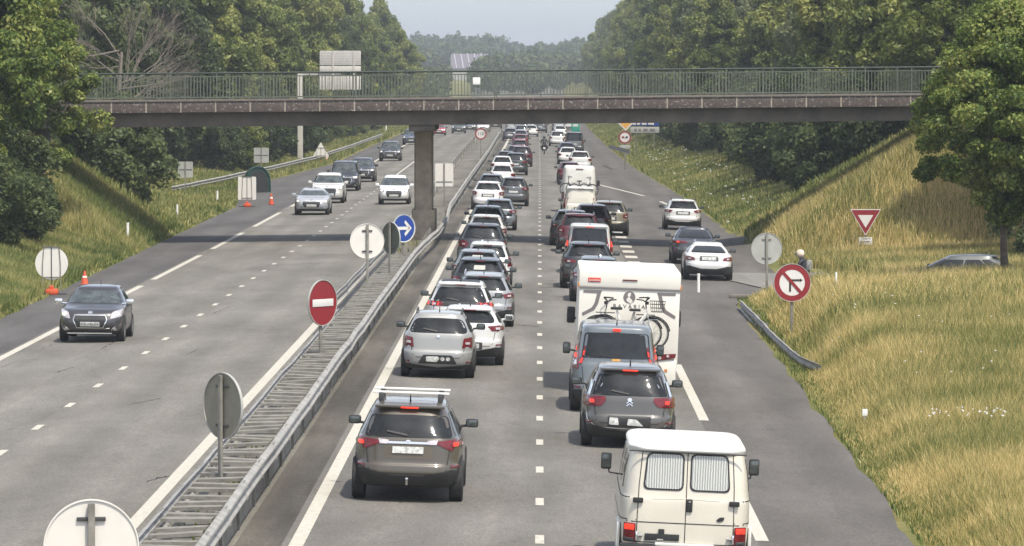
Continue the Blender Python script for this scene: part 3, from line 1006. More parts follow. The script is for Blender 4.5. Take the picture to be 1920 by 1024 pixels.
# near right
Z0 = 140.5; X0 = atz(1887, Z0)
tree('near2', X0, Z0, .80, .80, 1.0, 'young tree with bare dark trunk standing in the grass at the right edge')
tree('near', 20.3, 190, .95, 1.0, 3.0, 'big bright tree on the right bank hiding the bridge end', z=2.2)
tree('near', 23.0, 180, 1.05, 1.15, 0.9, 'tall tree at the right edge of the picture behind the young tree')
tree('near2', 19.0, 183, .85, .7, 5.1, 'low spreading tree left of the young tree on the right bank', z=.5)
tree('near', 27, 200, 1.3, 1.35, 2.2, 'tallest tree at the back of the right bank clump')
tree('bushdark', 19.8, 176, .8, .75, 2.4, 'dark shrub behind the trunk of the young tree at the right edge', None, 'shrub', cat='shrub')

# bare branches beyond the left end of the bridge
mb = MB()
rb = random.Random(5)
def limb(p, d, L, rad, depth):
    q = p + d * L
    m_ = (p + q) / 2 + Vector((rb.uniform(-.1, .1), 0, rb.uniform(-.1, .1))) * L * .6
    mb.tube([p, m_, q], [rad, rad * .8, rad * .55], 5)
    if depth > 0:
        for k in range(rb.choice([3, 4])):
            nd = (d + Vector((rb.uniform(-.65, .65), rb.uniform(-.5, .5), rb.uniform(-.35, .6)))).normalized()
            limb(p + (q - p) * rb.uniform(.45, 1), nd, L * rb.uniform(.55, .8), rad * .5, depth - 1)
limb(Vector((0, 0, 0)), Vector((.1, 0, 1)).normalized(), 4.2, .16, 0)
for k in range(13):
    limb(Vector((.3, 0, 1.0 + k * .27)), Vector((rb.uniform(-.7, 1.2), rb.uniform(-.3, .3), rb.uniform(-.1, 1))).normalized(), 2.5, .045, 3)
o = mb.build('bare_tree', M['deadwood'])
o.location = (-20.9, 229, 4.2)
o.scale = (1.0, 1.0, 1.0)
tag(o, 'bare tree with tangled dead branches behind the left end of the bridge', 'tree')
mb = MB(); mb.tube([(-20.9, 229, -.3), (-20.95, 229, 2), (-20.9, 229, 4.4)], [.2, .18, .16], 8)
t_ = mb.build('trunk', M['bark'], o); t_.location = (20.9, -229, -4.2)

# far woods on the ridge (one mass)
rg = np.random.default_rng(8)
Vs, Fs, off = [], [], 0
for (ya, yb_, xa, xb_, n, hh, lf) in ((2150, 2600, -170, -18, 150, 11, 1.0), (2150, 2500, -20, 60, 60, 8, 1.0), (1350, 1750, -20, 60, 120, 9, 0.8), (1330, 1500, -110, -28, 50, 6, 0.6), (1850, 2100, -10, 70, 60, 8, 0.9), (960, 1300, -60, -23, 70, 8, .55), (1680, 2150, -110, -22, 120, 8, .8)):
    for k in range(n):
        x, y = rg.uniform(xa, xb_), rg.uniform(ya, yb_)
        H = hh * rg.uniform(.7, 1.15)
        rr_ = H * rg.uniform(.32, .5)
        m = 420
        d = rg.normal(size=(m, 3)); d /= np.linalg.norm(d, axis=1)[:, None]
        bump = 1 + .22 * np.sin(d[:, 0] * 7 + k) * np.cos(d[:, 2] * 6 + k)
        pos = np.array([x, y, g1(x, y) + H * .55]) + d * np.array([rr_, rr_, H * .5]) * (bump * rg.uniform(.75, 1.05, m))[:, None]
        nr = d + rg.normal(size=(m, 3)) * .5; nr /= np.linalg.norm(nr, axis=1)[:, None]
        t = np.cross(nr, rg.normal(size=(m, 3))); t /= np.linalg.norm(t, axis=1)[:, None]
        b = np.cross(nr, t)
        s = lf * rg.uniform(.5, 1.2, m)[:, None]
        v = np.stack([pos - t * s, pos + b * s * .7, pos + t * s, pos - b * s * .7], 1).reshape(-1, 3)
        Vs.append(v); Fs.append(np.arange(4 * m).reshape(m, 4) + off); off += 4 * m
fw = link('far_woods', np_mesh('far_woods', np.concatenate(Vs), np.concatenate(Fs)), M['leaf_dark'])
tag(fw, 'hazy wooded ridge on the horizon between the two tree rows', 'woods', kind='stuff')

# large barn-like roof in front of the ridge
bx, by = atz(880, 1600), 1600.0
bz = g1(bx, by)
root = empty('building', (bx, by, bz), label='distant low building with a purple-grey ribbed roof below the wooded ridge', cat='building')
ztop, zlow = hz(101, by) - bz, hz(128, by) - bz
mb = MB(); mb.box((0, 6, zlow / 2), (11.5, 11, zlow)); mb.build('wall', M['signlight'], root)
mb = MB()
mb.prism([(0, zlow - .1), (6, ztop), (12, zlow - .1)], -6.4, 6.4, axis='x')
mb.build('roof', mat('purple_grey_roof', (0.14, 0.125, 0.15), .8, var=.2), root)
mb = MB()
for k in range(5):
    x = -4.8 + k * 2.3
    mb.tube([(x + .5, -.12, zlow), (x - .5, 5.9, ztop + .05)], .14, 4)
mb.build('roof_rib', mat('pale_roof_rib', (0.5, 0.5, 0.52), .7), root)

# ------------------------------------------------------------------ grass
def blades(name, pts, hgt, wid, m, label, cat, seed=0, lean=0.26, ramp_edge=False):
    rg = np.random.default_rng(seed)
    n = len(pts)
    x, y = pts[:, 0], pts[:, 1]
    z = gh(x, y) - 0.02
    h = hgt * rg.uniform(.55, 1.2, n) * (np.clip((x - xr(y)) / 1.3, .22, 1) if ramp_edge else 1.0)
    w = wid * rg.uniform(.6, 1.3, n)
    a = rg.uniform(0, 2 * np.pi, n)
    dx, dy = np.cos(a) * w, np.sin(a) * w * .4
    lx, ly = rg.normal(0, lean, n) * h, rg.normal(0, lean, n) * h
    p0 = np.stack([x - dx, y - dy, z], 1); p1 = np.stack([x + dx, y + dy, z], 1)
    p2 = np.stack([x + dx * .8 + lx * .35, y + dy + ly * .35, z + h * .6], 1); p3 = np.stack([x - dx * .8 + lx * .35, y - dy + ly * .35, z + h * .6], 1)
    p4 = np.stack([x + lx, y + ly, z + h], 1)
    V = np.stack([p0, p1, p2, p3, p4], 1).reshape(-1, 3)
    b = np.arange(n)[:, None] * 5
    F3 = np.concatenate([b + [0, 1, 2], b + [0, 2, 3], b + [3, 2, 4]], 1).reshape(-1, 3)
    o = link(name, np_mesh(name, V, F3), m)
    tag(o, label, cat, kind='stuff')
    return o
def scatter(n, xa, xb_, ya, yb_, keep=None, seed=1, pw=1.0):
    rg = np.random.default_rng(seed)
    y = ya + (yb_ - ya) * rg.uniform(0, 1, n) ** pw
    x = np.array([0.0]) + rg.uniform(0, 1, n)
    e0 = xa(y) if callable(xa) else xa
    e1 = xb_(y) if callable(xb_) else xb_
    x = e0 + (e1 - e0) * x
    # uneven tufts
    t = np.sin(x * 2.3 + np.sin(y * .7) * 2) * np.cos(y * 1.1 + x) + rg.uniform(-1, 1, n)
    k = t > -1.1
    if keep is not None:
        k &= keep(x, y)
    return np.stack([x[k], y[k]], 1)
def off_side_road(x, y):
    cx = np.interp(y, [138, 140, 144, 150, 160, 170, 178, 185], [60, 45, 22, 15, 11.5, 9.6, 8.3, 8.0])
    w = np.interp(y, [138, 144, 150, 170, 185], [9, 9, 4.0, 3.0, 2.7])
    return ~((np.abs(x - cx) < w) & (y < 182))
def edge_in(f, d): return lambda y: f(y) + d
near_clear = lambda x, y: off_side_road(x, y) & ~((x < xr(y) + .55) & (y > 116) & (y < 150)) & ~((x < 9.6) & (y > 156))
blades('tall_grass', scatter(320000, edge_in(xr, .08), lambda y: y * .107 + 1.0, 62, 125, near_clear, 1, 1.2), .55, .0075, M['straw'],
       'tall dry yellow and green grass filling the field on the near right', 'grass', 1, ramp_edge=True)
blades('tall_grass', scatter(240000, edge_in(xr, .4), lambda y: y * .107 + 2.0, 125, 206, near_clear, 2), .60, .014, M['straw'],
       'tall dry grass around the road signs and up the bridge bank on the right', 'grass', 2, ramp_edge=True)
blades('short_grass', scatter(14000, edge_in(xr, .02), edge_in(xr, .8), 60, 156, None, 3), .16, .014, M['grass'],
       'short scruffy grass along the right edge of the asphalt', 'grass', 3)
blades('verge_grass', scatter(210000, lambda y: -y * .116 - 2, lambda y: xl(y) - .25, 120, 214, None, 4), .42, .015, M['grass'],
       'tall green and straw grass on the left bank before the bridge', 'grass', 4)
blades('short_grass', scatter(16000, lambda y: xl(y) - .7, lambda y: xl(y) + .02, 120, 330, None, 5), .15, .02, M['grass'],
       'short grass along the left edge of the asphalt', 'grass', 5)
blades('verge_grass', scatter(90000, lambda y: xl(y) - 14, lambda y: xl(y) - .2, 214, 420, None, 6), .40, .03, M['grass'],
       'grass on the shelf left of the road beyond the bridge', 'grass', 6)
blades('verge_grass', scatter(110000, lambda y: xr(y) + .15, lambda y: xr(y) + 8.5, 206, 420, None, 7), .42, .03, M['grass'],
       'grass on the rising verge right of the road beyond the bridge', 'grass', 7)
blades('verge_grass', scatter(40000, lambda y: xr(y) + .15, lambda y: xr(y) + 7, 420, 800, None, 8), .5, .07, M['grass'],
       'distant grass on the right verge far beyond the bridge', 'grass', 8)
blades('verge_grass', scatter(40000, lambda y: xl(y) - 7, lambda y: xl(y) - .3, 420, 800, None, 9), .5, .07, M['grass'],
       'distant grass on the left verge far beyond the bridge', 'grass', 9)
blades('weeds', scatter(2600, lambda y: np.where(y < 128, -5.75, -5.9), lambda y: np.full_like(y, -4.85), 70, 205, lambda x, y: (np.sin(y * .8) + np.sin(y * 2.1 + x * 3)) > .7, 21), .22, .02, M['grass'],
       'sparse weeds growing between the rails of the median', 'weeds', 21)
# white umbels dotted through the right-hand field
rg = np.random.default_rng(12)
mb = MB()
for k in range(60):
    px, py = (rg.uniform(1740, 1900), rg.uniform(768, 782)) if k < 36 else (rg.uniform(1560, 1900), rg.uniform(520, 700))
    X, Z = at(px, py, .55)
    mb.disc((X, Z, g1(X, Z) + .6 + rg.uniform(-.05, .05)), rg.uniform(.010, .024), .02, 'z', 6)
o = mb.build('wild_flowers', M['white']); tag(o, 'scattered tiny white flower heads in the tall right-hand grass', 'flowers', kind='stuff')
mb = MB()
for k in range(90):
    X = rg.uniform(9.3, 13); Z = rg.uniform(225, 430)
    mb.disc((X, Z, g1(X, Z) + .4), rg.uniform(.03, .09), .05, 'z', 6)
o = mb.build('wild_flowers', M['white']); tag(o, 'pale flower heads on the right verge beyond the bridge', 'flowers', kind='stuff')
# ------------------------------------------------------------------ vehicles
def pchip(ts, vs, t):
    ts = np.asarray(ts, float); vs = np.asarray(vs, float); t = np.asarray(t, float)
    h = np.diff(ts); d = np.diff(vs) / h
    m = np.zeros_like(vs)
    for i in range(1, len(vs) - 1):
        if d[i - 1] * d[i] > 0:
            w1, w2 = 2 * h[i] + h[i - 1], h[i] + 2 * h[i - 1]
            m[i] = (w1 + w2) / (w1 / d[i - 1] + w2 / d[i])
    m[0], m[-1] = d[0], d[-1]
    k = np.clip(np.searchsorted(ts, t) - 1, 0, len(h) - 1)
    s = (t - ts[k]) / h[k]
    return ((1 + 2 * s) * (1 - s) ** 2 * vs[k] + s * (1 - s) ** 2 * h[k] * m[k] + s * s * (3 - 2 * s) * vs[k + 1] + s * s * (s - 1) * h[k] * m[k + 1])

def ring(w, yr, yf, n, K=60):
    out = []
    m, h = (yr + yf) / 2, (yf - yr) / 2
    for i in range(K):
        a = 2 * math.pi * (i + .5) / K
        c, s = math.cos(a), math.sin(a)
        out.append((w * math.copysign(abs(c) ** (2 / n), c), m + h * math.copysign(abs(s) ** (2 / n), s)))
    return out

def loft(keys, sub=4, K=60):
    T = list(range(len(keys)))
    tt = np.linspace(0, len(keys) - 1, (len(keys) - 1) * sub + 1)
    A = [pchip(T, [k[j] for k in keys], tt) for j in range(5)]
    vs, fs = [], []
    L = len(tt)
    for i in range(L):
        for x, y in ring(A[3][i], A[1][i], A[2][i], A[4][i], K):
            vs.append((x, y, A[0][i]))
    for i in range(L - 1):
        for k in range(K):
            a, b = i * K + k, i * K + (k + 1) % K
            fs.append((a, b, b + K, a + K))
    fs.append(tuple(range(K - 1, -1, -1)))
    c = len(vs)
    vs.append((0, (A[1][-1] + A[2][-1]) / 2, A[0][-1] + 0.004))
    for k in range(K):
        fs.append(((L - 1) * K + k, (L - 1) * K + (k + 1) % K, c))
    me = bpy.data.meshes.new('body')
    me.from_pydata(vs, [], fs)
    for p in me.polygons: p.use_smooth = True
    me.update()
    me.set_sharp_from_angle(angle=R(50))
    return me, BVHTree.FromPolygons([Vector(v) for v in vs], [tuple(f) for f in fs])

DIRS = {'rear': Vector((0, 1, 0)), 'front': Vector((0, -1, 0)), 'left': Vector((1, 0, 0)), 'right': Vector((-1, 0, 0)), 'top': Vector((0, 0, -1))}
def to3(axis, u, v):
    if axis == 'rear': return Vector((u, -3, v))
    if axis == 'front': return Vector((u, 12, v))
    if axis == 'left': return Vector((-3, u, v))
    if axis == 'right': return Vector((3, u, v))
    return Vector((u, v, 5))
def project(bvh, axis, u, v, off):
    o = to3(axis, u, v); d = DIRS[axis]
    hit, nr, _, _ = bvh.ray_cast(o, d)
    if hit is None:
        hit, nr, _, _ = bvh.find_nearest(o + d * 3)
    if nr.dot(d) > 0: nr = -nr
    return hit + nr * off, nr

def round_poly(poly, r, k=4):
    if r <= 0: return poly
    out = []
    n = len(poly)
    for i in range(n):
        p0, p1, p2 = Vector(poly[i - 1]), Vector(poly[i]), Vector(poly[(i + 1) % n])
        a, b = p0 - p1, p2 - p1
        ra = min(r, a.length * .45, b.length * .45)
        s, e = p1 + a.normalized() * ra, p1 + b.normalized() * ra
        for j in range(k + 1):
            t = j / k
            out.append(tuple(s * (1 - t) ** 2 + p1 * 2 * t * (1 - t) + e * t * t))
    return out

def patch(mb, bvh, axis, poly, off=.006, r=.03, rings=4, skirt=.03, step=.09):
    rings += 2
    poly = round_poly([tuple(p) for p in poly], r)
    P = []
    for i in range(len(poly)):
        a, b = Vector(poly[i]), Vector(poly[(i + 1) % len(poly)])
        k = max(1, int((b - a).length / step))
        for j in range(k):
            P.append(a + (b - a) * (j / k))
    c = sum(P, Vector((0, 0))) / len(P)
    n = len(P)
    vs, fs = [], []
    outer = []
    for q in range(rings):
        s = 1 - q / rings
        for p in P:
            uv = c + (p - c) * s
            h, nr = project(bvh, axis, uv.x, uv.y, off)
            vs.append(h)
            if q == 0: outer.append(h - nr * (off + skirt))
    h, nr = project(bvh, axis, c.x, c.y, off)
    vs.append(h)
    for q in range(rings - 1):
        for i in range(n):
            fs.append((q * n + i, q * n + (i + 1) % n, (q + 1) * n + (i + 1) % n, (q + 1) * n + i))
    for i in range(n):
        fs.append(((rings - 1) * n + i, (rings - 1) * n + (i + 1) % n, rings * n))
    b = len(vs)
    vs += outer
    for i in range(n):
        fs.append((b + i, b + (i + 1) % n, (i + 1) % n, i))
    mb.add(vs, fs, True)
    return mb

def ribbon(mb, bvh, axis, pts, w=.012, off=.004, step=.08):
    P = []
    for a, b in zip(pts[:-1], pts[1:]):
        a, b = Vector(a), Vector(b)
        k = max(1, int((b - a).length / step))
        for j in range(k): P.append(a + (b - a) * (j / k))
    P.append(Vector(pts[-1]))
    vs, fs = [], []
    for i, p in enumerate(P):
        t = (P[min(i + 1, len(P) - 1)] - P[max(i - 1, 0)]).normalized()
        nn = Vector((-t.y, t.x)) * w / 2
        for s in (-1, 1):
            h, nr = project(bvh, axis, p.x + nn.x * s, p.y + nn.y * s, off)
            vs.append(h)
    for i in range(len(P) - 1):
        fs.append((2 * i, 2 * i + 1, 2 * i + 3, 2 * i + 2))
    mb.add(vs, fs)
    return mb

def mir(poly): return [(-u, v) for u, v in poly]

STY = {
    'hatch': dict(L=4.1, H=1.47, W=.865, belt=.94, rs=.38, ws=.85, hood=.98, tum=.20),
    'small': dict(L=3.8, H=1.55, W=.84, belt=.98, rs=.22, ws=.85, hood=.78, tum=.19),
    'suv': dict(L=4.5, H=1.66, W=.92, belt=1.05, rs=.30, ws=.85, hood=1.0, tum=.20),
    'mpv': dict(L=4.5, H=1.60, W=.90, belt=.99, rs=.26, ws=1.0, hood=.85, tum=.19),
    'estate': dict(L=4.6, H=1.46, W=.89, belt=.93, rs=.30, ws=.8, hood=1.1, tum=.22),
    'sedan': dict(L=4.6, H=1.43, W=.90, belt=.95, rs=1.25, ws=.85, hood=1.1, tum=.24),
    'coupe': dict(L=4.6, H=1.37, W=.89, belt=.92, rs=1.15, ws=.85, hood=1.2, tum=.26),
    'van': dict(L=4.8, H=1.96, W=.93, belt=1.10, rs=.10, ws=.75, hood=.72, tum=.12),
    'minivan': dict(L=4.35, H=1.81, W=.90, belt=1.05, rs=.10, ws=.80, hood=.75, tum=.10),
}
def body_keys(s, kind):
    L, H, W, b, rs, ws, hd, tm = (s[k] for k in ('L', 'H', 'W', 'belt', 'rs', 'ws', 'hood', 'tum'))
    g = s.get('clear', .21)
    n = 7 if kind in ('van', 'minivan') else 5.2
    sed = kind in ('sedan', 'coupe')
    ks = [(g, .20, L - .35, W - .12, n), (g + .06, .08, L - .16, W - .05, n), (g + .2, .01, L - .03, W - .01, n), (.52, .0, L, W, n), (.62, .015, L - .01, W, n),
          (.67, .055, L - .03, W, n), (b - .17, .085, L - .10, W - .002, n), (b - .07, .10, L - .32, W - .012, n), (b - .02, .115 + (.04 if sed else 0), L - hd * .75, W - .03, n)]
    if sed:
        ks += [(b + .015, .30, L - hd, W - .05, n), (b + .04, .62, L - hd - .06, W - .075, 4.6)]
        y0 = .62
        rt = rs + .35
    else:
        ks += [(b + .02, .13, L - hd, W - .045, n)]
        y0 = .13
        rt = .13 + rs
    yf0 = L - hd - .06
    zt_ = H - .11
    for t in (.35, .7, 1.0):
        if sed:
            yr_ = y0 + (rt - y0) * (t ** 1.15)
        else:
            yr_ = y0 + rs * (t ** 1.15)
        if t == .35 and sed: yr_ = y0 + (rt - y0) * .3
        ks.append((b + .04 + (zt_ - b - .04) * t, yr_, yf0 - ws * t, W - .075 - tm * (t ** 1.2), n - .6))
    ks += [(H - .055, rt + .03, yf0 - ws - .09, W - .075 - tm - .035, n - .8), (H - .02, rt + .16, yf0 - ws - .30, W - .075 - tm - .11, n - 1),
           (H, rt + .5, yf0 - ws - .75, W - .075 - tm - .30, 4)]
    return ks

def wheel(root, x, y, rad, w, side):
    o = empty('wheel', (x, y, rad))
    o.parent = root
    # tyre is the wheel's own mesh
    bpy.data.objects.remove(o)
    mb = MB()
    prof = [(-w / 2, rad * .62), (-w / 2, rad * .93), (-w / 2 + .025, rad), (w / 2 - .025, rad), (w / 2, rad * .93), (w / 2, rad * .62)]
    K = 24
    vs, fs = [], []
    for i in range(K):
        a = 2 * math.pi * i / K
        for u, r_ in prof:
            vs.append((u, r_ * math.cos(a), r_ * math.sin(a)))
    n = len(prof)
    for i in range(K):
        for k in range(n):
            fs.append((i * n + k, i * n + (k + 1) % n, ((i + 1) % K) * n + (k + 1) % n, ((i + 1) % K) * n + k))
    mb.add(vs, fs, True)
    t = mb.build('wheel', M['tyre'], root)
    t.location = (x, y, rad)
    mb = MB()
    sx = side * (w / 2 - .02)
    mb.disc((sx, 0, 0), rad * .62, .03, 'x', 20, hole=rad * .52)
    for k in range(5):
        a = 2 * math.pi * k / 5
        mb.box((sx, math.cos(a) * rad * .3, math.sin(a) * rad * .3), (.03, rad * .55, .05), rot=Matrix.Rotation(a, 3, 'X'))
    mb.disc((sx - side * .03, 0, 0), rad * .60, .02, 'x', 20)
    rim = mb.build('rim', M['rim'], t)
    return t

def text(name, s, size, loc, rot, m, parent, ext=.002, align='CENTER', kx=1.0):
    cu = bpy.data.curves.new(name, 'FONT')
    cu.body = s; cu.size = size; cu.extrude = ext
    cu.align_x = align; cu.align_y = 'CENTER'
    cu.materials.append(m)
    o = bpy.data.objects.new(name, cu)
    COL.objects.link(o)
    o.location = loc; o.rotation_euler = rot
    o.scale = (kx, 1, 1)
    bpy.context.view_layer.update()
    me = bpy.data.meshes.new_from_object(o)
    me.name = name
    q = link(name, me, None, parent)
    q.location = loc; q.rotation_euler = rot; q.scale = (kx, 1, 1)
    bpy.data.objects.remove(o)
    return q

def car(kind, col, X, Z, label, cat='car', front=False, roll=.034, lamps=None, lit=False, group=None, yaw=0.0, name=None, roof=None,
        window=None, plate=None, black_bumper=.30, rack=False, wiper=True, detail=1, tail=None, mirror=None, over=None, seams=True, blank=False, mirrors_col=None, rails=False, spoiler=True, z=None):
    s = dict(STY[kind]); s.update(over or {})
    L, H, W, b = s['L'], s['H'], s['W'], s['belt']
    axr, axf = s.get('oh', .75), L - .85
    wr = s.get('wr', .33 if kind not in ('suv', 'van') else .355)
    if z is None: z = g1(X, Z)
    if front:
        root = empty(name or kind_name[kind], (X, Z - .82 + L, z), (0, roll, math.pi + yaw), label, cat, group)
        root.rotation_euler = (0, -roll, math.pi + yaw)
    else:
        root = empty(name or kind_name[kind], (X, Z - axr, z), (0, roll, yaw), label, cat, group)
    me, bvh = loft(body_keys(s, kind), 4 if detail else 3, 60 if detail else 40)
    def P(mb, nm, m, parent=root):
        o = mb.build(nm, m, parent)
        if m is M['paint']: o.color = (*col, 1)
        return o
    body = link('body', me, M['paint'], root); body.color = (*col, 1)
    H1 = H - .14
    half = W - .075
    def hw(z_):                                   # half width of the cabin at height z
        t = max(0, min(1, (z_ - b - .04) / (H - .11 - b - .04)))
        return half - s['tum'] * t ** 1.2
    # rear window
    wz0, wz1 = window[0:2] if window else (b + .07, H - .15)
    if kind in ('sedan', 'coupe') and not window: wz0 = b + .075
    i0, i1 = (window[2:4] if window else (.14, .12))
    x0, x1 = hw(wz0) - i0, hw(wz1) - i1
    wr_ = window[4] if window and len(window) > 4 else .07
    poly = [(-x0, wz0), (x0, wz0), (x1, wz1), (0, wz1 + .015), (-x1, wz1)]
    P(patch(MB(), bvh, 'rear', poly, .007, wr_, 5), 'rear_door_panel' if blank else 'rear_window', M['paint'] if blank else M['glass'])
    if wiper and not front and kind not in ('sedan', 'coupe'):
        mb = MB(); ribbon(mb, bvh, 'rear', [(-.02 * 1, wz0 + .03), (-.36, wz0 + .09)], .028, .03); P(mb, 'wiper', M['black'])
    # windscreen
    yb0 = b + .06
    P(patch(MB(), bvh, 'front', [(-hw(yb0) + .07, yb0), (hw(yb0) - .07, yb0), (hw(H1) - .07, H1), (-hw(H1) + .07, H1)], .007, .08, 5), 'windscreen', M['glass2'] if front else M['glass'])
    # side windows
    def yr_at(z_):
        t = (z_ - b - .04) / (H - .11 - b - .04)
        return (.62 + (s['rs'] + .35 - .62) * t) if kind in ('sedan', 'coupe') else .13 + s['rs'] * t
    def yf_at(z_): return L - s['hood'] - .06 - s['ws'] * (z_ - b - .04) / (H - .11 - b - .04)
    zb, ztp = b + .075, H - .17
    r0, r1, f0, f1 = yr_at(zb) + .30, yr_at(ztp) + .30, yf_at(zb) - .22, yf_at(ztp) - .16
    for ax in ('left', 'right'):
        cuts = [0, .22, .58, 1] if kind not in ('coupe',) else [0, .35, 1]
        for a_, c_ in zip(cuts[:-1], cuts[1:]):
            g_ = .02
            pl = [(r0 + (f0 - r0) * a_ + g_, zb), (r0 + (f0 - r0) * c_ - g_, zb), (r1 + (f1 - r1) * c_ - g_, ztp), (r1 + (f1 - r1) * a_ + g_, ztp)]
            P(patch(MB(), bvh, ax, pl, .006, .05, 3), 'side_window', M['glass'])
        # wheel openings and sills
        for yy in (axr, axf):
            mb = MB()
            patch(mb, bvh, ax, [(yy + (wr + .07) * math.cos(2 * math.pi * k / 16), wr + .01 + (wr + .07) * math.sin(2 * math.pi * k / 16)) for k in range(16) if wr + .01 + (wr + .07) * math.sin(2 * math.pi * k / 16) > s.get('clear', .21) + .02], .004, 0, 2)
            P(mb, 'wheel_arch', M['black'])
        if detail:
            mb = MB()
            ribbon(mb, bvh, ax, [(r0 + (f0 - r0) * .22, zb - .03), (r0 + (f0 - r0) * .30, .35)], .014)
            ribbon(mb, bvh, ax, [(r0 + (f0 - r0) * .60, zb - .03), (r0 + (f0 - r0) * .60, .32)], .014)
            ribbon(mb, bvh, ax, [(f0 + .12, zb - .03), (f0 + .05, .35)], .014)
            P(mb, 'door_gaps', M['seam'])
    for sx in (-1, 1):
        for yy in (axr, axf):
            wheel(root, sx * (W - .10), yy, wr, .23 if kind in ('suv', 'van') else .21, sx)
        # mirrors
        mb = MB()
        ym = L - s['hood'] - .30
        mz = b + .10
        mw, mh = (.17, .26) if kind == 'van' else (.22, .15)
        mb.box((sx * (W + .10), ym, mz), (mw, .12, mh), bev=.045)
        mb.tube([(sx * (W - .12), ym, mz - .06), (sx * (W + .04), ym, mz - .04)], .025, 6)
        mo = P(mb, 'mirror', M['paint'] if mirrors_col == 'body' else (M['chrome'] if mirrors_col == 'chrome' else M['black']))
        if not front:
            q = MB(); q.box((sx * (W + .10), ym - .062, mz), (mw * .8, .006, mh * .72), bev=.02)
            q.build('mirror_glass', M['glass2'], mo)
    # rear end
    if not front or detail:
        lm = lamps or 'block'
        zc = b
        if lm == 'block': lp = [(W - .02, zc - .02), (W - .02, zc - .24), (W - .27, zc - .20), (W - .30, zc - .05)]
        elif lm == 'wide': lp = [(W + .02, zc + .04), (W + .02, zc - .09), (W - .20, zc - .16), (W - .44, zc - .05), (W - .44, zc)]
        elif lm == 'tear': lp = [(W + .02, zc + .03), (W + .02, zc - .12), (W - .30, zc - .12), (W - .42, zc + .0)]
        elif lm == 'tall': lp = [(W - .02, zc + .38), (W - .02, zc - .22), (W - .14, zc - .22), (W - .14, zc + .36)]
        elif lm == 'pillar': lp = [(W - .03, zc + .12), (W - .01, zc - .24), (W - .17, zc - .24), (W - .15, zc + .10)]
        else: lp = lm
        for sx in (1, -1):
            q = lp if sx == 1 else mir(lp)
            lo = P(patch(MB(), bvh, 'rear', q, .014, .03, 4), 'tail_light', M['red'])
            cu = sum(p[0] for p in q) / len(q); cv = sum(p[1] for p in q) / len(q)
            if lit and not front:
                if lm in ('tall', 'pillar'):
                    hh, ww = .10, .04
                else:
                    hh, ww = .032, .042
                cu2 = cu + (.07 * sx if lm not in ('tall', 'pillar') else 0)
                patch(MB(), bvh, 'rear', [(0, 0), (1, 0), (1, 1)], 0)
                P(patch(MB(), bvh, 'rear', [(cu2 - ww, cv - hh), (cu2 + ww, cv - hh), (cu2 + ww, cv + hh), (cu2 - ww, cv + hh)], .022, .02, 3), 'brake_lamp', M['redlit'], lo)
            elif detail:
                P(patch(MB(), bvh, 'rear', [(cu - .05, cv - .035), (cu + .05, cv - .035), (cu + .05, cv + .02), (cu - .05, cv + .02)], .020, .015, 3), 'reversing_lamp', M['clear'], lo)
        # lower bumper
        g = s.get('clear', .21)
        P(patch(MB(), bvh, 'rear', [(-W + .05, g + .035), (W - .05, g + .035), (W - .03, black_bumper + .08), (W - .22, black_bumper + .10), (W - .34, black_bumper), (-W + .34, black_bumper), (-W + .22, black_bumper + .10), (-W + .03, black_bumper + .08)], .022, .02, 9, step=.04), 'rear_bumper', M['black'])
        pz = plate or b - .24
        own = plate == 'own'
        if own: pz = b - .24
        if not own: P(patch(MB(), bvh, 'rear', [(-.34, pz - .085), (.34, pz - .085), (.34, pz + .09), (-.34, pz + .09)], .007, .03, 2), 'plate_recess', M['dark'] if detail else M['paint'])
        if not own: P(patch(MB(), bvh, 'rear', [(-.26, pz - .055), (.26, pz - .055), (.26, pz + .055), (-.26, pz + .055)], .016, .008, 2), 'licence_plate', M['plate'])
        if seams and detail:
            mb = MB()
            xs_ = W - .25
            ribbon(mb, bvh, 'rear', [(-hw(wz0) + .09, wz0), (-xs_ - .03, b - .1), (-xs_ + .02, .56), (-xs_ + .12, .50), (xs_ - .12, .50), (xs_ - .02, .56), (xs_ + .03, b - .1), (hw(wz0) - .09, wz0)], .014)
            P(mb, 'tailgate_gap', M['seam'])
            mb = MB()
            patch(mb, bvh, 'rear', [(.045 * math.cos(k * math.pi / 5), wz0 - .075 + .035 * math.sin(k * math.pi / 5)) for k in range(10)], .02, 0, 2)
            P(mb, 'badge', M['chrome'])
            for sx in (-1, 1):
                P(patch(MB(), bvh, 'rear', [(sx * (W - .13) - .07, black_bumper + .13), (sx * (W - .13) + .07, black_bumper + .13), (sx * (W - .13) + .07, black_bumper + .17), (sx * (W - .13) - .07, black_bumper + .17)], .012, .01, 2), 'reflector', M['red'])
    # third brake light and spoiler
    if kind not in ('sedan', 'coupe') and spoiler and not front:
        zt2 = H - .10
        yt = .13 + s['rs']
        mb = MB()
        mb.box((0, yt + .02, zt2 + .035), (2 * hw(zt2) - .12, .20, .045), bev=.02, rot=Matrix.Rotation(.10, 3, 'X'))
        sp = P(mb, 'spoiler', M['paint'])
        mb = MB(); mb.box((0, yt - .075, zt2 + .015), (.30, .03, .028), bev=.008)
        P(mb, 'brake_lamp', M['redlit'] if lit else M['red'], sp)
    if detail or kind == 'suv':
        mb = MB(); mb.tube([(0, .13 + s['rs'] + .35, H - .02), (0, .13 + s['rs'] + .22, H + .12)] if kind not in ('sedan', 'coupe') else [(0, s['rs'] + .7, H - .01), (0, s['rs'] + .62, H + .07)], [.018, .006], 5)
        P(mb, 'antenna', M['black'])
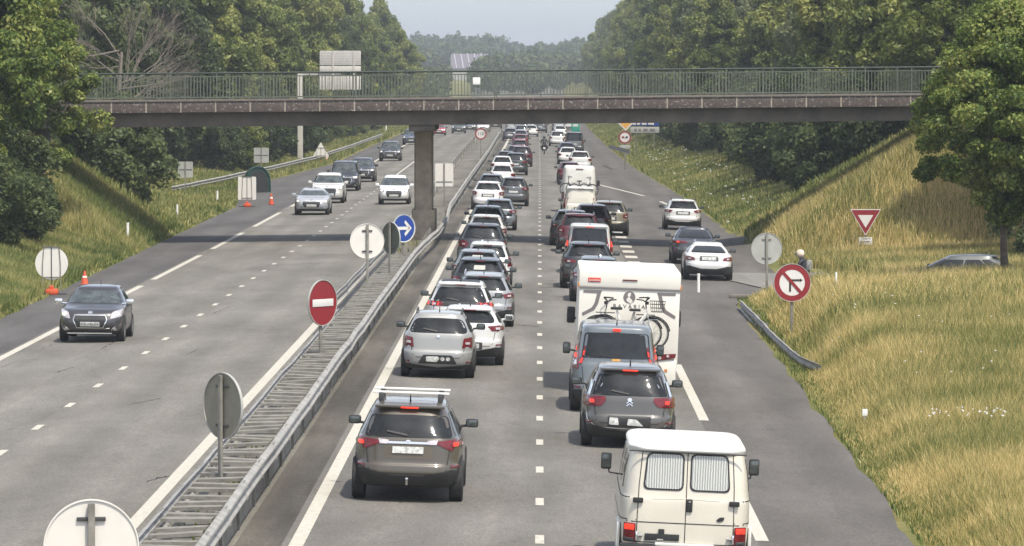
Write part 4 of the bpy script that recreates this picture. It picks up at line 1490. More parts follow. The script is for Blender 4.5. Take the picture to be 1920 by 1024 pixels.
    if rails:
        for sx in (-1, 1):
            mb = MB()
            ry0, ry1 = .13 + s['rs'] + .25, L - s['hood'] - s['ws'] - .35
            xx = sx * (hw(H - .11) - .06)
            mb.tube([(xx, ry0, H - .05), (xx, ry0 + .1, H + .03), (xx, ry1 - .1, H + .03), (xx, ry1, H - .05)], .022, 6)
            P(mb, 'roof_rail', M['chrome'] if rails == 'chrome' else M['dark'])
    if rack:
        for k, yy in enumerate((.13 + s['rs'] + .50, .13 + s['rs'] + 1.45)):
            mb = MB()
            mb.box((0, yy, H + .13), (1.30, .07, .035), bev=.01)
            rk = P(mb, 'roof_bar', M['white'])
            q = MB()
            for sx in (-1, 1):
                q.box((sx * .50, yy, H + .05), (.09, .09, .15), bev=.02)
            q.build('bar_foot', M['dark'], rk)
    if front:
        nose(P, bvh, s, kind, tail or 'plain', hw)
    return root, bvh, P, s

kind_name = {'hatch': 'hatchback', 'small': 'small_car', 'suv': 'suv', 'mpv': 'people_carrier', 'estate': 'estate_car', 'sedan': 'saloon_car', 'coupe': 'coupe',
             'van': 'van', 'minivan': 'small_van'}

def nose(P, bvh, s, kind, style, hw):
    L, H, W, b = s['L'], s['H'], s['W'], s['belt']
    zl = b - .20
    hl = {'plain': [(W - .03, zl + .08), (W - .05, zl - .10), (W - .36, zl - .08), (W - .30, zl + .04)],
          'swept': [(W - .02, zl + .14), (W - .05, zl - .06), (W - .34, zl - .12), (W - .28, zl + .06)]}[style if style in ('plain', 'swept') else 'plain']
    for sx in (1, -1):
        q = hl if sx == 1 else mir(hl)
        lo = P(patch(MB(), bvh, 'front', q, .012, .04, 4), 'headlight', M['clear'])
        cu = sum(p[0] for p in q) / 4; cv = sum(p[1] for p in q) / 4
        P(patch(MB(), bvh, 'front', [(cu + .055 * math.cos(k * math.pi / 5), cv + .045 * math.sin(k * math.pi / 5)) for k in range(10)], .02, 0, 2), 'lamp', M['headlit'], lo)
        fx = sx * (W - .22)
        P(patch(MB(), bvh, 'front', [(fx + .05 * math.cos(k * math.pi / 5), .38 + .04 * math.sin(k * math.pi / 5)) for k in range(10)], .02, 0, 2), 'fog_lamp', M['clear'])
    gz0, gz1 = .42, zl - .02
    gw = W - .42
    P(patch(MB(), bvh, 'front', [(-gw + .10, gz0), (gw - .10, gz0), (gw, (gz0 + gz1) / 2 + .04), (gw - .04, gz1), (-gw + .04, gz1), (-gw, (gz0 + gz1) / 2 + .04)], .010, .05, 4), 'grille', M['black'])
    mb = MB()
    ribbon(mb, bvh, 'front', [(-gw + .04, gz1), (-gw, (gz0 + gz1) / 2 + .04), (-gw + .10, gz0), (gw - .10, gz0), (gw, (gz0 + gz1) / 2 + .04), (gw - .04, gz1), (-gw + .04, gz1)], .022, .016)
    P(mb, 'grille_trim', M['chrome'])
    P(patch(MB(), bvh, 'front', [(-W + .06, .25), (W - .06, .25), (W - .12, .33), (-W + .12, .33)], .02, .02, 6, step=.04), 'front_bumper', M['black'])
    P(patch(MB(), bvh, 'front', [(-.26, .46), (.26, .46), (.26, .57), (-.26, .57)], .022, .008, 2), 'licence_plate', M['plate'])
    P(patch(MB(), bvh, 'front', [(-.06, gz1 + .04), (.06, gz1 + .04), (.06, gz1 + .10), (-.06, gz1 + .10)], .012, .02, 2), 'badge', M['chrome'])

SILVER = (0.29, 0.29, 0.28); WHITE = (0.62, 0.61, 0.58); BLACK = (0.014, 0.015, 0.018); BROWN = (0.070, 0.058, 0.042)
GREYM = (0.075, 0.071, 0.066); LGREY = (0.27, 0.28, 0.29); DBLUE = (0.018, 0.025, 0.05); DRED = (0.12, 0.012, 0.02); RED = (0.42, 0.02, 0.035)
VANGREY = (0.13, 0.15, 0.165); BEIGE = (0.20, 0.18, 0.135); SLATE = (0.07, 0.075, 0.08)

# ---- near vehicles
X, Z = at(763, 938)
root, bvh, P, s = car('suv', BROWN, X, Z, 'brown metallic SUV with white roof bars, nearest car in the left lane', lamps='wide', lit=True, window=(1.09, 1.44, .10, .06), plate='own',
    black_bumper=.47, rack=True, over=dict(L=4.57, H=1.66, W=.92, belt=1.04, rs=.34, clear=.26))
P(patch(MB(), bvh, 'rear', [(-.42, .735), (.42, .735), (.40, .98), (-.40, .98)], .004, .03, 3), 'tailgate_panel', mat('light_bronze_panel', (.11, .092, .068), .35, .3))
P(patch(MB(), bvh, 'rear', [(-.26, .83), (.26, .83), (.26, .94), (-.26, .94)], .026, .008, 2), 'licence_plate', M['plate'])
P(patch(MB(), bvh, 'rear', [(-.36, .985), (.36, .985), (.36, 1.02), (-.36, 1.02)], .02, .01, 2), 'chrome_strip', M['chrome'])
for sx in (-1, 1):
    P(patch(MB(), bvh, 'rear', [(sx * .47, .98), (sx * .34, .98), (sx * .32, 1.04), (sx * .50, 1.06)], .022, .01, 3), 'reversing_lamp', M['clear'])
mb = MB(); mb.tube([(0, .05, .34), (0, -.10, .33), (0, -.13, .40)], .02, 6); mb.box((0, -.13, .42), (.05, .05, .05), bev=.02); P(mb, 'tow_hook', M['chrome'])

X, Z = at(820, 707)
root, bvh, P, s = car('hatch', SILVER, X, Z, 'silver raised hatchback with black roof rails, next ahead of the brown SUV', lamps=[(.79, .99), (.80, .74), (.57, .73), (.60, .96)], window=(1.07, 1.40, .08, .07, .13), plate='own',
    black_bumper=.25, rails=True, over=dict(L=4.08, H=1.56, W=.87, belt=1.02, rs=.33), spoiler=False)
P(patch(MB(), bvh, 'rear', [(-.46, .36), (.46, .36), (.34, .56), (-.34, .56)], .022, .04, 6, step=.04), 'bumper_insert', M['black'])
P(patch(MB(), bvh, 'rear', [(-.27, .41), (-.02, .40), (.05, .48), (.0, .53), (-.27, .52)], .024, .02, 2), 'licence_plate', M['plate'])
for sx in (.12, .25):
    P(patch(MB(), bvh, 'rear', [(sx + .05 * math.cos(k * .63), .47 + .045 * math.sin(k * .63)) for k in range(10)], .024, 0, 2), 'plate_fragment', M['plate'])

X, Z = at(878, 683)
car('hatch', WHITE, X, Z, 'small white hatchback overlapping the silver hatchback on its right', lamps='tear', window=(1.06, 1.33, .12, .10, .14), plate=.50, black_bumper=.38,
    over=dict(L=4.06, H=1.45, W=.87, belt=.99, rs=.36), wiper=False, mirrors_col='body')

X, Z = at(860, 641)
root, bvh, P, s = car('suv', WHITE, X, Z, 'white SUV with black tailgate band and claw-shaped red lamps', lamps=[(.90, 1.10), (.90, .98), (.45, .98), (.47, 1.10)], window=(1.10, 1.47, .02, .02, .05), plate=.52, black_bumper=.42,
    over=dict(L=4.45, H=1.64, W=.92, belt=1.07, rs=.32), roof=True)
P(patch(MB(), bvh, 'rear', [(-.46, .98), (.46, .98), (.46, 1.10), (-.46, 1.10)], .010, .01, 3), 'tailgate_band', M['black'])
for sx in (-1, 1):
    for k in range(3):
        u = sx * (.86 - .13 * k)
        P(patch(MB(), bvh, 'rear', [(u, 1.0), (u - sx * .03, .99), (u - sx * .05, 1.08), (u - sx * .02, 1.09)], .02, .005, 2), 'claw_lamp', M['redlit'])
P(patch(MB(), bvh, 'top', [(-.52, .75), (.52, .75), (.50, 2.3), (-.50, 2.3)], .006, .08, 3), 'roof_panel', M['black'])

X, Z = at(904, 611)
car('estate', LGREY, X, Z, 'light grey estate half hidden right of the white SUV with black tailgate band', lamps=[(.90, 1.02), (.90, .84), (.62, .84), (.55, .94)], black_bumper=.42, over=dict(H=1.52, belt=.98, rs=.3, W=.90), rails='chrome', plate=.62)

X, Z = at(1177, 838)
root, bvh, P, s = car('mpv', GREYM, X, Z, 'dark grey people carrier with silver roof pillars and lit brake lights', lamps=[(.88, 1.00), (.90, .80), (.56, .82), (.46, .93), (.47, 1.01)], lit=True, window=(1.03, 1.42, .10, .08, .04), plate='own',
    black_bumper=.36, over=dict(L=4.45, H=1.60, W=.915, belt=1.0, rs=.30))
P(patch(MB(), bvh, 'rear', [(-.42, .44), (.42, .44), (.42, .64), (-.42, .64)], .012, .02, 2), 'plate_recess', M['black'])
P(patch(MB(), bvh, 'rear', [(-.39, .48), (-.20, .47), (-.22, .60), (-.38, .61)], .026, .02, 2), 'licence_plate', M['plate'])
P(patch(MB(), bvh, 'rear', [(-.04, .47), (.28, .46), (.14, .58), (-.02, .59)], .026, .02, 2), 'plate_fragment', M['plate'])
for zz in (.84, .89):
    mb = MB(); ribbon(mb, bvh, 'rear', [(-.06, zz), (0, zz + .045), (.06, zz)], .018, .016); P(mb, 'badge', M['chrome'])
for sx in (-1, 1):
    mb = MB(); ribbon(mb, bvh, 'rear', [(sx * .79, 1.02), (sx * .735, 1.2), (sx * .66, 1.47)], .045, .016); P(mb, 'roof_pillar_trim', M['chrome'])
    mb = MB(); ribbon(mb, bvh, 'rear', [(sx * .83, .78), (sx * .80, .55), (sx * .62, .42), (0, .40)], .016, .016); P(mb, 'chrome_line', M['chrome'])

X, Z = at(1151, 772)
root, bvh, P, s = car('van', VANGREY, X, Z, 'blue-grey passenger van with tall lit tail lights behind the white motorhome', 'van', lamps=[(.935, 1.50), (.935, .92), (.80, .92), (.80, 1.48)], lit=True, window=(1.18, 1.72, .12, .10, .07), plate=.78,
    black_bumper=.40, over=dict(L=4.8, H=1.90, W=.945, belt=1.08, rs=.10, tum=.10), spoiler=False)
for sx in (-1, 1):
    for zz in (1.02, 1.16, 1.30):
        P(patch(MB(), bvh, 'rear', [(sx * .90, zz), (sx * .835, zz), (sx * .835, zz + .09), (sx * .90, zz + .09)], .024, .02, 2), 'lamp_segment', M['redlit'] if zz > 1.1 else M['clear'])
mb = MB(); mb.box((0, .205, 1.795), (.17, .05, .06), bev=.015); P(mb, 'brake_lamp', M['redlit'])
P(patch(MB(), bvh, 'rear', [(-.09, 1.12), (.09, 1.12), (.09, 1.17), (-.09, 1.17)], .02, .01, 2), 'window_sticker', M['signamber'])

# ---- merging traffic on the right
X, Z = at(1327, 525)
root, bvh, P, s = car('coupe', WHITE, X, Z, 'white coupe with red tail lights, nearest car on the merge lane', lamps=[(.86, .86), (.87, .72), (.50, .74), (.54, .84), (.7, .87)], plate=.80, black_bumper=.44, over=dict(oh=.8), seams=False)
X, Z = at(1301, 495)
car('sedan', (0.03, 0.034, 0.045), X, Z, 'dark blue-black saloon on the merge lane between two white cars', lamps=[(.87, .93), (.88, .82), (.30, .84), (.32, .91)], lit=True, black_bumper=.40, plate=.6, over=dict(H=1.46))
X, Z = at(1279, 431)
car('hatch', WHITE, X, Z, 'white hatchback crossover furthest along the merge lane on the right', lamps='tear', black_bumper=.42, over=dict(H=1.50, W=.91, belt=.98), plate=.84, rails=True)
X, Z = at(1141, 441)
car('suv', BEIGE, X, Z, 'beige-brown SUV squeezing in from the right below the cream van', lamps='block', black_bumper=.55, plate=.8, over=dict(H=1.60))

# ---- the two queues further back: px, py, kind, colour, label, options
Q = [
 (898, 575, 'suv', BLACK, 'black car with a pale paper sheet in its rear window in the left lane', dict(lamps='block', over=dict(H=1.52, belt=.98))),
 (894, 552, 'hatch', (0.20, 0.22, 0.24), 'blue-grey roofed hatchback directly in front of the black car with the paper sheet', dict(lamps='tear', over=dict(H=1.48, W=.87))),
 (912, 539, 'mpv', WHITE, 'white people carrier mostly hidden below the black SUV with round dark red lamps', dict(lamps='pillar', over=dict(H=1.55, W=.86))),
 (903, 502, 'suv', (0.028, 0.03, 0.035), 'black SUV with two round dark red lamps, just this side of the bridge shadow', dict(lamps=[(.86, 1.02), (.88, .78), (.60, .78), (.50, .92), (.62, 1.02)], over=dict(H=1.66, belt=1.04, W=.93))),
 (910, 468, 'hatch', WHITE, 'white-roofed hatchback in front of the black SUV at the bridge shadow', dict(lamps='block', over=dict(H=1.46))),
 (913, 447, 'hatch', (0.34, 0.38, 0.37), 'pale green-grey hatchback in the left lane under the bridge', dict(lamps='tear', over=dict(H=1.47))),
 (934, 431, 'hatch', (0.16, 0.18, 0.20), 'blue-grey hatchback on the right side of the left lane just past the bridge shadow', dict(lamps='tear', over=dict(H=1.47))),
 (914, 394, 'suv', (0.74, 0.72, 0.72), 'white car with dark red lamps at the queue left edge past the pier', dict(lamps='block', over=dict(H=1.56, W=.89))),
 (962, 386, 'suv', SLATE, 'dark grey SUV on the right edge of the left lane queue past the bridge', dict(lamps='wide', over=dict(H=1.62, W=.86))),
 (920, 372, 'estate', (0.10, 0.12, 0.14), 'slate estate car roof in front of the white car with dark red lamps', dict(lamps='block')),
 (941, 350, 'hatch', (0.70, 0.69, 0.69), 'pale car with red lamps in the middle of the distant left queue', dict(lamps='block')),
 (941, 330, 'hatch', (0.74, 0.73, 0.71), 'white-roofed car in the distant left queue ahead of the pale car with red lamps', dict(lamps='block')),
 (966, 328, 'suv', (0.03, 0.034, 0.036), 'dark car with bright reflections overlapping the white-roofed car on its right', dict(lamps='wide')),
 (977, 312, 'suv', (0.05, 0.014, 0.02), 'very dark red SUV in the distant left queue', dict(lamps='block')),
 (966, 305, 'hatch', (0.09, 0.09, 0.09), 'dark grey hatchback beside the very dark red SUV', dict(lamps='block')),
 (974, 291, 'hatch', (0.07, 0.018, 0.022), 'dark maroon hatchback far up the left queue', dict(lamps='block')),
 (975, 278, 'hatch', (0.20, 0.03, 0.045), 'bright red-tailed car far up the left queue', dict(lamps='wide')),
 (976, 268, 'hatch', (0.25, 0.27, 0.32), 'tiny blue-grey car far up the left queue', dict(lamps='block')),
 (977, 260, 'suv', (0.40, 0.41, 0.42), 'tiny silver car far up the left queue', dict(lamps='block')),
 (979, 252, 'suv', (0.10, 0.10, 0.11), 'tiny dark SUV at the far end of the left queue', dict(lamps='block')),
 (981, 246, 'hatch', (0.5, 0.5, 0.5), 'tiny pale car at the far end of the left queue under the beam', dict(lamps='block')),
 (996, 256, 'hatch', WHITE, 'tiny white car between the two queues beside the motorbike', dict(lamps='block')),
 (1013, 249, 'suv', (0.06, 0.065, 0.08), 'tiny dark vehicle just beyond the motorbike rider', dict(lamps='block')),
 (956, 264, 'hatch', (0.06, 0.065, 0.08), 'tiny dark car at the left edge of the far queue', dict(lamps='block')),
 (960, 249, 'suv', (0.33, 0.34, 0.35), 'tiny grey car near the far bend of the left queue', dict(lamps='block')),
 (999, 243, 'hatch', (0.12, 0.12, 0.14), 'tiny charcoal car in the middle of the far traffic', dict(lamps='block')),
 (1064, 243, 'suv', (0.45, 0.44, 0.42), 'tiny beige car at the far right of the traffic', dict(lamps='block')),
 (948, 318, 'hatch', (0.05, 0.06, 0.065), 'dark car tucked at the left edge behind the very dark red SUV', dict(lamps='block')),
 # right lane
 (1120, 566, 'estate', (0.10, 0.115, 0.125), 'dark grey estate with a white board in its rear window ahead of the motorhome', dict(lamps='tear')),
 (1101, 541, 'suv', (0.02, 0.022, 0.024), 'black SUV with thin red lamps left of the motorhome roof', dict(lamps=[(.90, 1.0), (.90, .90), (.42, .90), (.44, 1.0)], over=dict(H=1.60, W=.92), lit=False)),
 (1103, 513, 'minivan', (0.60, 0.585, 0.55), 'white small van with tall red tail lights in the right lane before the bridge shadow', dict(lamps='tall', lit=True, over=dict(H=1.84), cat='van')),
 (1085, 473, 'suv', (0.085, 0.010, 0.018), 'dark red car in the right lane at the bridge shadow', dict(lamps='block', rails='chrome', over=dict(L=4.0, H=1.62))),
 (1070, 461, 'suv', (0.016, 0.017, 0.02), 'black SUV at the left edge of the right lane beside the dark red car', dict(lamps='block', over=dict(L=4.3, H=1.55, W=.90))),
 (1109, 450, 'suv', (0.055, 0.018, 0.03), 'dark plum SUV with red lamp squeezed between the dark red car and the beige-brown SUV', dict(lamps='block', over=dict(L=4.2, H=1.62, W=.90))),
 (1087, 422, 'minivan', (0.66, 0.63, 0.54), 'cream panel van with stacked lamps in the right lane past the bridge', dict(lamps='tall', over=dict(H=1.90, W=.88, L=4.4), cat='van', blank=True, wiper=False)),
 (1067, 343, 'hatch', (0.09, 0.014, 0.022), 'dark red car half hidden left of the campervan with bicycles', dict(lamps='block')),
 (1087, 321, 'suv', WHITE, 'white SUV with wide dark rear window beyond the campervan with bicycles', dict(lamps='block', over=dict(H=1.60))),
 (1064, 308, 'hatch', (0.70, 0.69, 0.66), 'white hatchback left of the white SUV with wide dark window', dict(lamps='block')),
 (1062, 297, 'hatch', (0.05, 0.055, 0.10), 'navy blue hatchback in front of the dark grey van', dict(lamps='block')),
 (1076, 286, 'van', (0.09, 0.09, 0.095), 'dark grey van far up the right lane', dict(lamps='tall', over=dict(H=2.05, W=.97), cat='van')),
 (1045, 274, 'suv', WHITE, 'white SUV far up the right lane beside the motorbike', dict(lamps='block')),
 (1050, 257, 'hatch', (0.72, 0.72, 0.70), 'tiny white car at the far end of the right queue', dict(lamps='block')),
 (1047, 247, 'suv', (0.30, 0.32, 0.33), 'tiny grey car at the far end of the right queue', dict(lamps='block')),
]
for px, py, kind, col, lab, kw in Q:
    X, Z = at(px, py)
    kw = dict(kw)
    cat = kw.pop('cat', 'car')
    far = py < 360
    if 'over' not in kw: kw['over'] = {}
    root, bvh, P, s = car(kind, col, X, Z, lab, cat, detail=0 if far else 1, seams=not far, **kw)
    if 'paper sheet' in lab:
        P(patch(MB(), bvh, 'rear', [(-.20, 1.17), (.16, 1.17), (.16, 1.30), (-.18, 1.30)], .012, .01, 2), 'paper_sheet', M['signlight'])
    if 'white board' in lab:
        P(patch(MB(), bvh, 'rear', [(-.42, 1.16), (.40, 1.16), (.34, 1.26), (-.38, 1.26)], .012, .05, 2), 'parcel_board', M['white'])

# ---- oncoming
def fcar(px, py, kind, col, lab, **kw):
    X, Z = at(px, py)
    return car(kind, col, X, Z, lab, front=True, roll=.010, wiper=False, **kw)
root, bvh, P, s = fcar(172, 641, 'hatch', (0.028, 0.027, 0.032), 'black hatchback with silver mirrors and chrome-edged grille coming toward us alone at the left', tail='swept', mirrors_col='chrome', over=dict(L=3.97, H=1.47, W=.87, belt=.97))
text('plate_lettering', 'CZ-304-EX', .105, (0, s['L'] + .032, .515), (R(90), 0, R(180)), M['letters'], root)
for sx in (-1, 1):
    mb = MB(); ribbon(mb, bvh, 'front', [(sx * .80, .50), (sx * .66, .45), (sx * .56, .36)], .03, .015); P(mb, 'fog_lamp_trim', M['chrome'])
mb = MB(); mb.box((0, s['L'] + .01, .27), (1.2, .03, .03)); P(mb, 'bumper_lip', M['chrome'])
fcar(585, 403, 'sedan', (0.36, 0.38, 0.41), 'silver saloon with bright headlamps and big square dark grille coming toward us', over=dict(L=4.4, H=1.40, W=.90), mirrors_col='body')
fcar(614, 381, 'suv', WHITE, 'white SUV coming toward us behind the silver saloon', over=dict(H=1.72, W=.95, belt=1.10), tail='swept', mirrors_col='body')
fcar(645, 358, 'van', (0.018, 0.022, 0.03), 'black minibus coming toward us behind the white SUV', cat='van', over=dict(H=1.90, W=.93))
fcar(678, 341, 'suv', (0.022, 0.024, 0.032), 'black SUV coming toward us on the right of the black minibus', over=dict(H=1.66, W=.93))
fcar(739, 383, 'mpv', (0.78, 0.78, 0.77), 'white people carrier alone in the lane beside the pier coming toward us', over=dict(L=4.1, H=1.62, W=.88, belt=1.0), mirrors_col='body')
fcar(731.5, 302, 'suv', (0.02, 0.026, 0.028), 'dark green-black SUV coming toward us beyond the warning triangle', over=dict(H=1.72, W=.94), detail=0, seams=False)
fcar(771, 271.5, 'suv', (0.03, 0.05, 0.10), 'blue SUV half hidden left of the bridge pier', over=dict(H=1.70, W=.93), detail=0, seams=False)
fcar(823, 254, 'hatch', RED, 'red hatchback just right of the top of the pier', detail=0, seams=False)
fcar(860, 250, 'suv', (0.012, 0.02, 0.018), 'tiny black SUV beside the red hatchback under the beam', detail=0, seams=False)
fcar(881, 246, 'hatch', (0.05, 0.06, 0.07), 'tiny dark car right of the tiny black SUV under the beam', detail=0, seams=False)
fcar(906, 248, 'hatch', (0.7, 0.66, 0.64), 'tiny white car behind the distant speed sign', detail=0, seams=False)
fcar(790, 247, 'hatch', (0.55, 0.62, 0.66), 'tiny pale blue car at the left of the pier top', detail=0, seams=False)
fcar(929, 241, 'suv', (0.05, 0.05, 0.055), 'tiny dark car at the far bend by the median rail', detail=0, seams=False)

# parked car showing above the grass on the right
Xp, Zp = 13.4, 149.0
gz = CAM_H - (476 - VPY) * Zp / F - 1.46
root, bvh, P, s = car('estate', (0.085, 0.09, 0.085), Xp, Zp, 'grey car seen from the side with only its roof and windows above the grass', yaw=R(84), roll=0, z=gz, lamps='block', over=dict(L=4.4, H=1.46, rs=.7), rails=False)
root.location = (Xp + 2.0, Zp, gz)
# ------------------------------------------------------------------ old cream van, nearest on the right
X, Z = at(1278, 1072)
L_, W_, H_ = 4.5, .955, 1.98
van = empty('van', (X, Z - .8, g1(X, Z)), (0, R(2.6), 0), 'old cream van with curtained rear windows and white roof, nearest vehicle of all', 'van')
keys = [(.32, .05, L_ - .2, W_ - .10, 9), (.45, .0, L_ - .05, W_ - .02, 9), (.75, .0, L_, W_, 9), (1.08, .015, L_ - .2, W_ - .005, 9), (1.14, .03, L_ - .45, W_ - .02, 9),
        (1.45, .07, L_ - .9, W_ - .055, 9), (1.80, .115, L_ - 1.25, W_ - .125, 9)]
me, vb = loft(keys, 4, 72)
o = link('body', me, M['cream'], van)
rk = [(1.795, .07, L_ - 1.20, W_ - .095, 7), (1.825, .06, L_ - 1.20, W_ - .09, 7), (1.865, .10, L_ - 1.25, W_ - .125, 9), (1.895, .22, L_ - 1.4, W_ - .20, 9), (1.915, .6, L_ - 1.9, W_ - .34, 7)]
me, rb_ = loft(rk, 4, 60)
link('roof', me, M['whiter'], van)
def VP(mb, nm, m, parent=van): return mb.build(nm, m, parent)
for sx in (-1, 1):
    win = [(sx * .045, 1.235), (sx * .635, 1.235), (sx * .59, 1.775), (sx * .045, 1.775)]
    fr = VP(patch(MB(), vb, 'rear', win, .010, .09, 4), 'window_frame', M['black'])
    win2 = [(sx * .068, 1.258), (sx * .607, 1.258), (sx * .566, 1.752), (sx * .068, 1.752)]
    VP(patch(MB(), vb, 'rear', win2, .018, .08, 5, step=.05), 'curtained_window', M['curtain'], fr)
    # rear lamps: lit red top, dark red middle, grey foot
    u0, u1 = sx * .865, sx * .715
    lamp = VP(patch(MB(), vb, 'rear', [(u0, .47), (u1, .47), (u1, .74), (u0, .74)], .03, .012, 3), 'tail_light', M['red'])
    VP(patch(MB(), vb, 'rear', [(u0 - sx * .015, .645), (u1 + sx * .015, .645), (u1 + sx * .015, .725), (u0 - sx * .015, .725)], .038, .01, 3), 'brake_lamp', M['redlit'], lamp)
    VP(patch(MB(), vb, 'rear', [(u0 - sx * .01, .48), (u1 + sx * .01, .48), (u1 + sx * .01, .53), (u0 - sx * .01, .53)], .037, .01, 3), 'reversing_lamp', M['dark'], lamp)
    for zz in (1.08,):
        mb = MB(); mb.box((sx * .70, -.0, zz), (.15, .05, .075), bev=.015); VP(mb, 'hinge', M['black'])
    mb = MB(); mb.box((sx * .70, -.015, .56), (.03, .05, .14), bev=.01); mb.box((sx * .66, -.015, .57), (.10, .04, .02), bev=.005); VP(mb, 'hinge', M['chrome'])
    # bumpers, wings
    mb = MB(); mb.box((sx * .68, -.06, .37), (.52, .16, .17), bev=.03); VP(mb, 'bumper_corner', M['black'])
    mb = MB(); mb.box((sx * (W_ + .005), .8, .52), (.05, .95, .40), bev=.03); VP(mb, 'wheel_arch', M['whiter'])
    for yy in (.8, L_ - 1.0):
        wheel(van, sx * (W_ - .14), yy, .32, .19, sx)
    # door mirrors on arms
    mb = MB(); ym = L_ - 1.15
    mb.box((sx * (W_ + .17), ym, 1.36), (.16, .07, .25), bev=.03)
    mb.tube([(sx * (W_ - .08), ym, 1.16), (sx * (W_ + .12), ym, 1.19), (sx * (W_ + .14), ym, 1.30)], .014, 6)
    mo = VP(mb, 'mirror', M['black'])
    q = MB(); q.box((sx * (W_ + .17), ym - .037, 1.36), (.13, .006, .2), bev=.02); q.build('mirror_glass', M['glass2'], mo)
    for a_, b_ in ((.5, 1.5), (1.6, 2.5), (2.6, 3.2)):
        VP(patch(MB(), vb, 'left' if sx < 0 else 'right', [(a_, 1.22), (b_, 1.22), (b_ - .02, 1.70), (a_ + .02, 1.70)], .008, .06, 3), 'side_window', M['glass'])
    mb = MB(); ribbon(mb, vb, 'left' if sx < 0 else 'right', [(.02, 1.11), (L_ - .5, 1.11)], .016); ribbon(mb, vb, 'left' if sx < 0 else 'right', [(.02, .79), (L_ - .3, .79)], .016); VP(mb, 'panel_gaps', M['seam'])
mb = MB()
ribbon(mb, vb, 'rear', [(0, .44), (0, 1.79)], .013)
for sx in (-1, 1):
    ribbon(mb, vb, 'rear', [(sx * .70, .44), (sx * .70, .8), (sx * .69, 1.3), (sx * .655, 1.79)], .013)
ribbon(mb, vb, 'rear', [(-.93, .765), (.93, .765)], .014)
ribbon(mb, vb, 'rear', [(-.92, .475), (.92, .475)], .014)
VP(mb, 'door_gaps', M['seam'])
mb = MB(); mb.box((.05, .0, 1.03), (.09, .05, .19), bev=.02)
h_ = VP(mb, 'door_handle', M['black'])
q = MB(); q.box((.05, -.03, 1.09), (.03, .01, .025)); q.build('lock', M['chrome'], h_)
mb = MB(); mb.box((-.33, -.012, .555), (.50, .03, .095), bev=.004); mb.box((-.34, -.012, .635), (.085, .03, .075)); VP(mb, 'licence_plate', M['black'])
VP(patch(MB(), vb, 'rear', [(.44, .83), (.50, .88), (.57, .88), (.55, .83), (.49, .81)], .012, .02, 2), 'sticker', M['black'])
VP(patch(MB(), vb, 'rear', [(-.40, .515), (-.31, .515), (-.31, .53), (-.40, .53)], .03, .005, 2), 'plate_fragment', M['plate'])
mb = MB(); mb.box((0, -.02, .455), (.86, .05, .05), bev=.015); VP(mb, 'rear_bumper', M['whiter'])
mb = MB()
q0 = []
for k in range(24):
    a = math.pi * k / 23
    q0.append(Vector((-(W_ - .10) * math.cos(a) if False else (-(W_ - .10) + 2 * (W_ - .10) * k / 23), .055, 1.795)))
mb.tube(q0, .014, 6); VP(mb, 'rain_gutter', M['dark'])
# curtain charms in the right-hand window
mb = MB(); mb.box((.43, .065, 1.30), (.02, .01, .10)); mb.box((.43, .065, 1.31), (.07, .01, .02)); VP(mb, 'hanging_cross', M['white'])

# ------------------------------------------------------------------ motorhome
X, Z = at(1171, 729)
mh = empty('motorhome', (X, Z - 1.6, g1(X, Z) - .04), (0, R(2.2), 0), 'tall cream motorhome with grey stripes and bicycles on its rear wall', 'motorhome')
W_, H_, L_ = 1.16, 2.88, 6.9
mb = MB(); mb.box((0, L_ * .42, 1.62), (2 * W_, L_ * .84, 1.84), bev=.03); mb.build('body', M['camper'], mh)
mb = MB(); mb.box((0, L_ * .42 - .010, 2.645), (2 * W_ + .02, L_ * .84 + .02, .38), bev=.035); mb.build('roof', M['camper'], mh)
mb = MB(); mb.box((0, -.012, 2.435), (2 * W_ + .01, .03, .03)); mb.build('roof_trim', M['mauve'], mh)
mb = MB(); mb.box((0, .02, .55), (2 * W_ - .05, .20, .62), bev=.08); mb.build('rear_bumper', M['camper'], mh)
mb = MB(); mb.box((0, -.005, .82), (2.1, .10, .035), bev=.01); mb.build('bumper_trim', M['mauve'], mh)
cab = [(.35, L_ * .83, L_ - .15, .98, 7), (.6, L_ * .83, L_, 1.0, 7), (1.1, L_ * .83, L_ - .4, .99, 7), (1.3, L_ * .83, L_ - .7, .97, 7), (2.0, L_ * .83, L_ - 1.15, .85, 7)]
me, _ = loft(cab, 3, 48); link('cab', me, M['camper'], mh)
for sx in (-1, 1):
    for yy in (1.6, L_ - .95):
        wheel(mh, sx * .95, yy, .34, .22, sx)
    mb = MB(); mb.box((sx * (W_ + .12), L_ - 1.35, 1.52), (.20, .14, .40), bev=.05)
    mb.tube([(sx * .95, L_ - 1.35, 1.42), (sx * (W_ + .08), L_ - 1.35, 1.45)], .03, 6); mb.build('mirror', M['black'], mh)
    # lamps
    mb = MB(); mb.prism([(sx * .62, .80), (sx * 1.10, .90), (sx * 1.12, .99), (sx * .80, .97), (sx * .60, .90)], -.105, -.03, 'y'); lo = mb.build('tail_light', M['red'], mh)
    q = MB(); q.disc((sx * .74, -.107, .885), .045, .02, 'y', 16); q.disc((sx * .93, -.107, .935), .035, .02, 'y', 16); q.build('lamp_ring', M['clear'], lo)
    mb = MB(); mb.box((sx * .90, -.085, .60), (.06, .02, .06)); mb.build('reflector', M['amber'], mh)
    # angular grey stripes: short horizontal arm, then a long sweep down and out
    pts = [(1.06, 2.40), (.63, 2.40), (.66, 2.33), (.72, 2.08), (.80, 1.94), (1.06, 1.80), (1.08, 1.87), (.86, 2.00), (.80, 2.10), (.745, 2.33), (1.06, 2.335)]
    q = MB(); q.prism([(sx * (u), v - .02) for u, v in pts], -.006, .004, 'y'); q.build('grey_stripe', M['mauve'], mh)
    mb = MB(); mb.box((sx * (W_ + .02), .02, 2.50), (.03, .08, .12), bev=.01); mb.build('marker_lamp', M['amber'], mh)
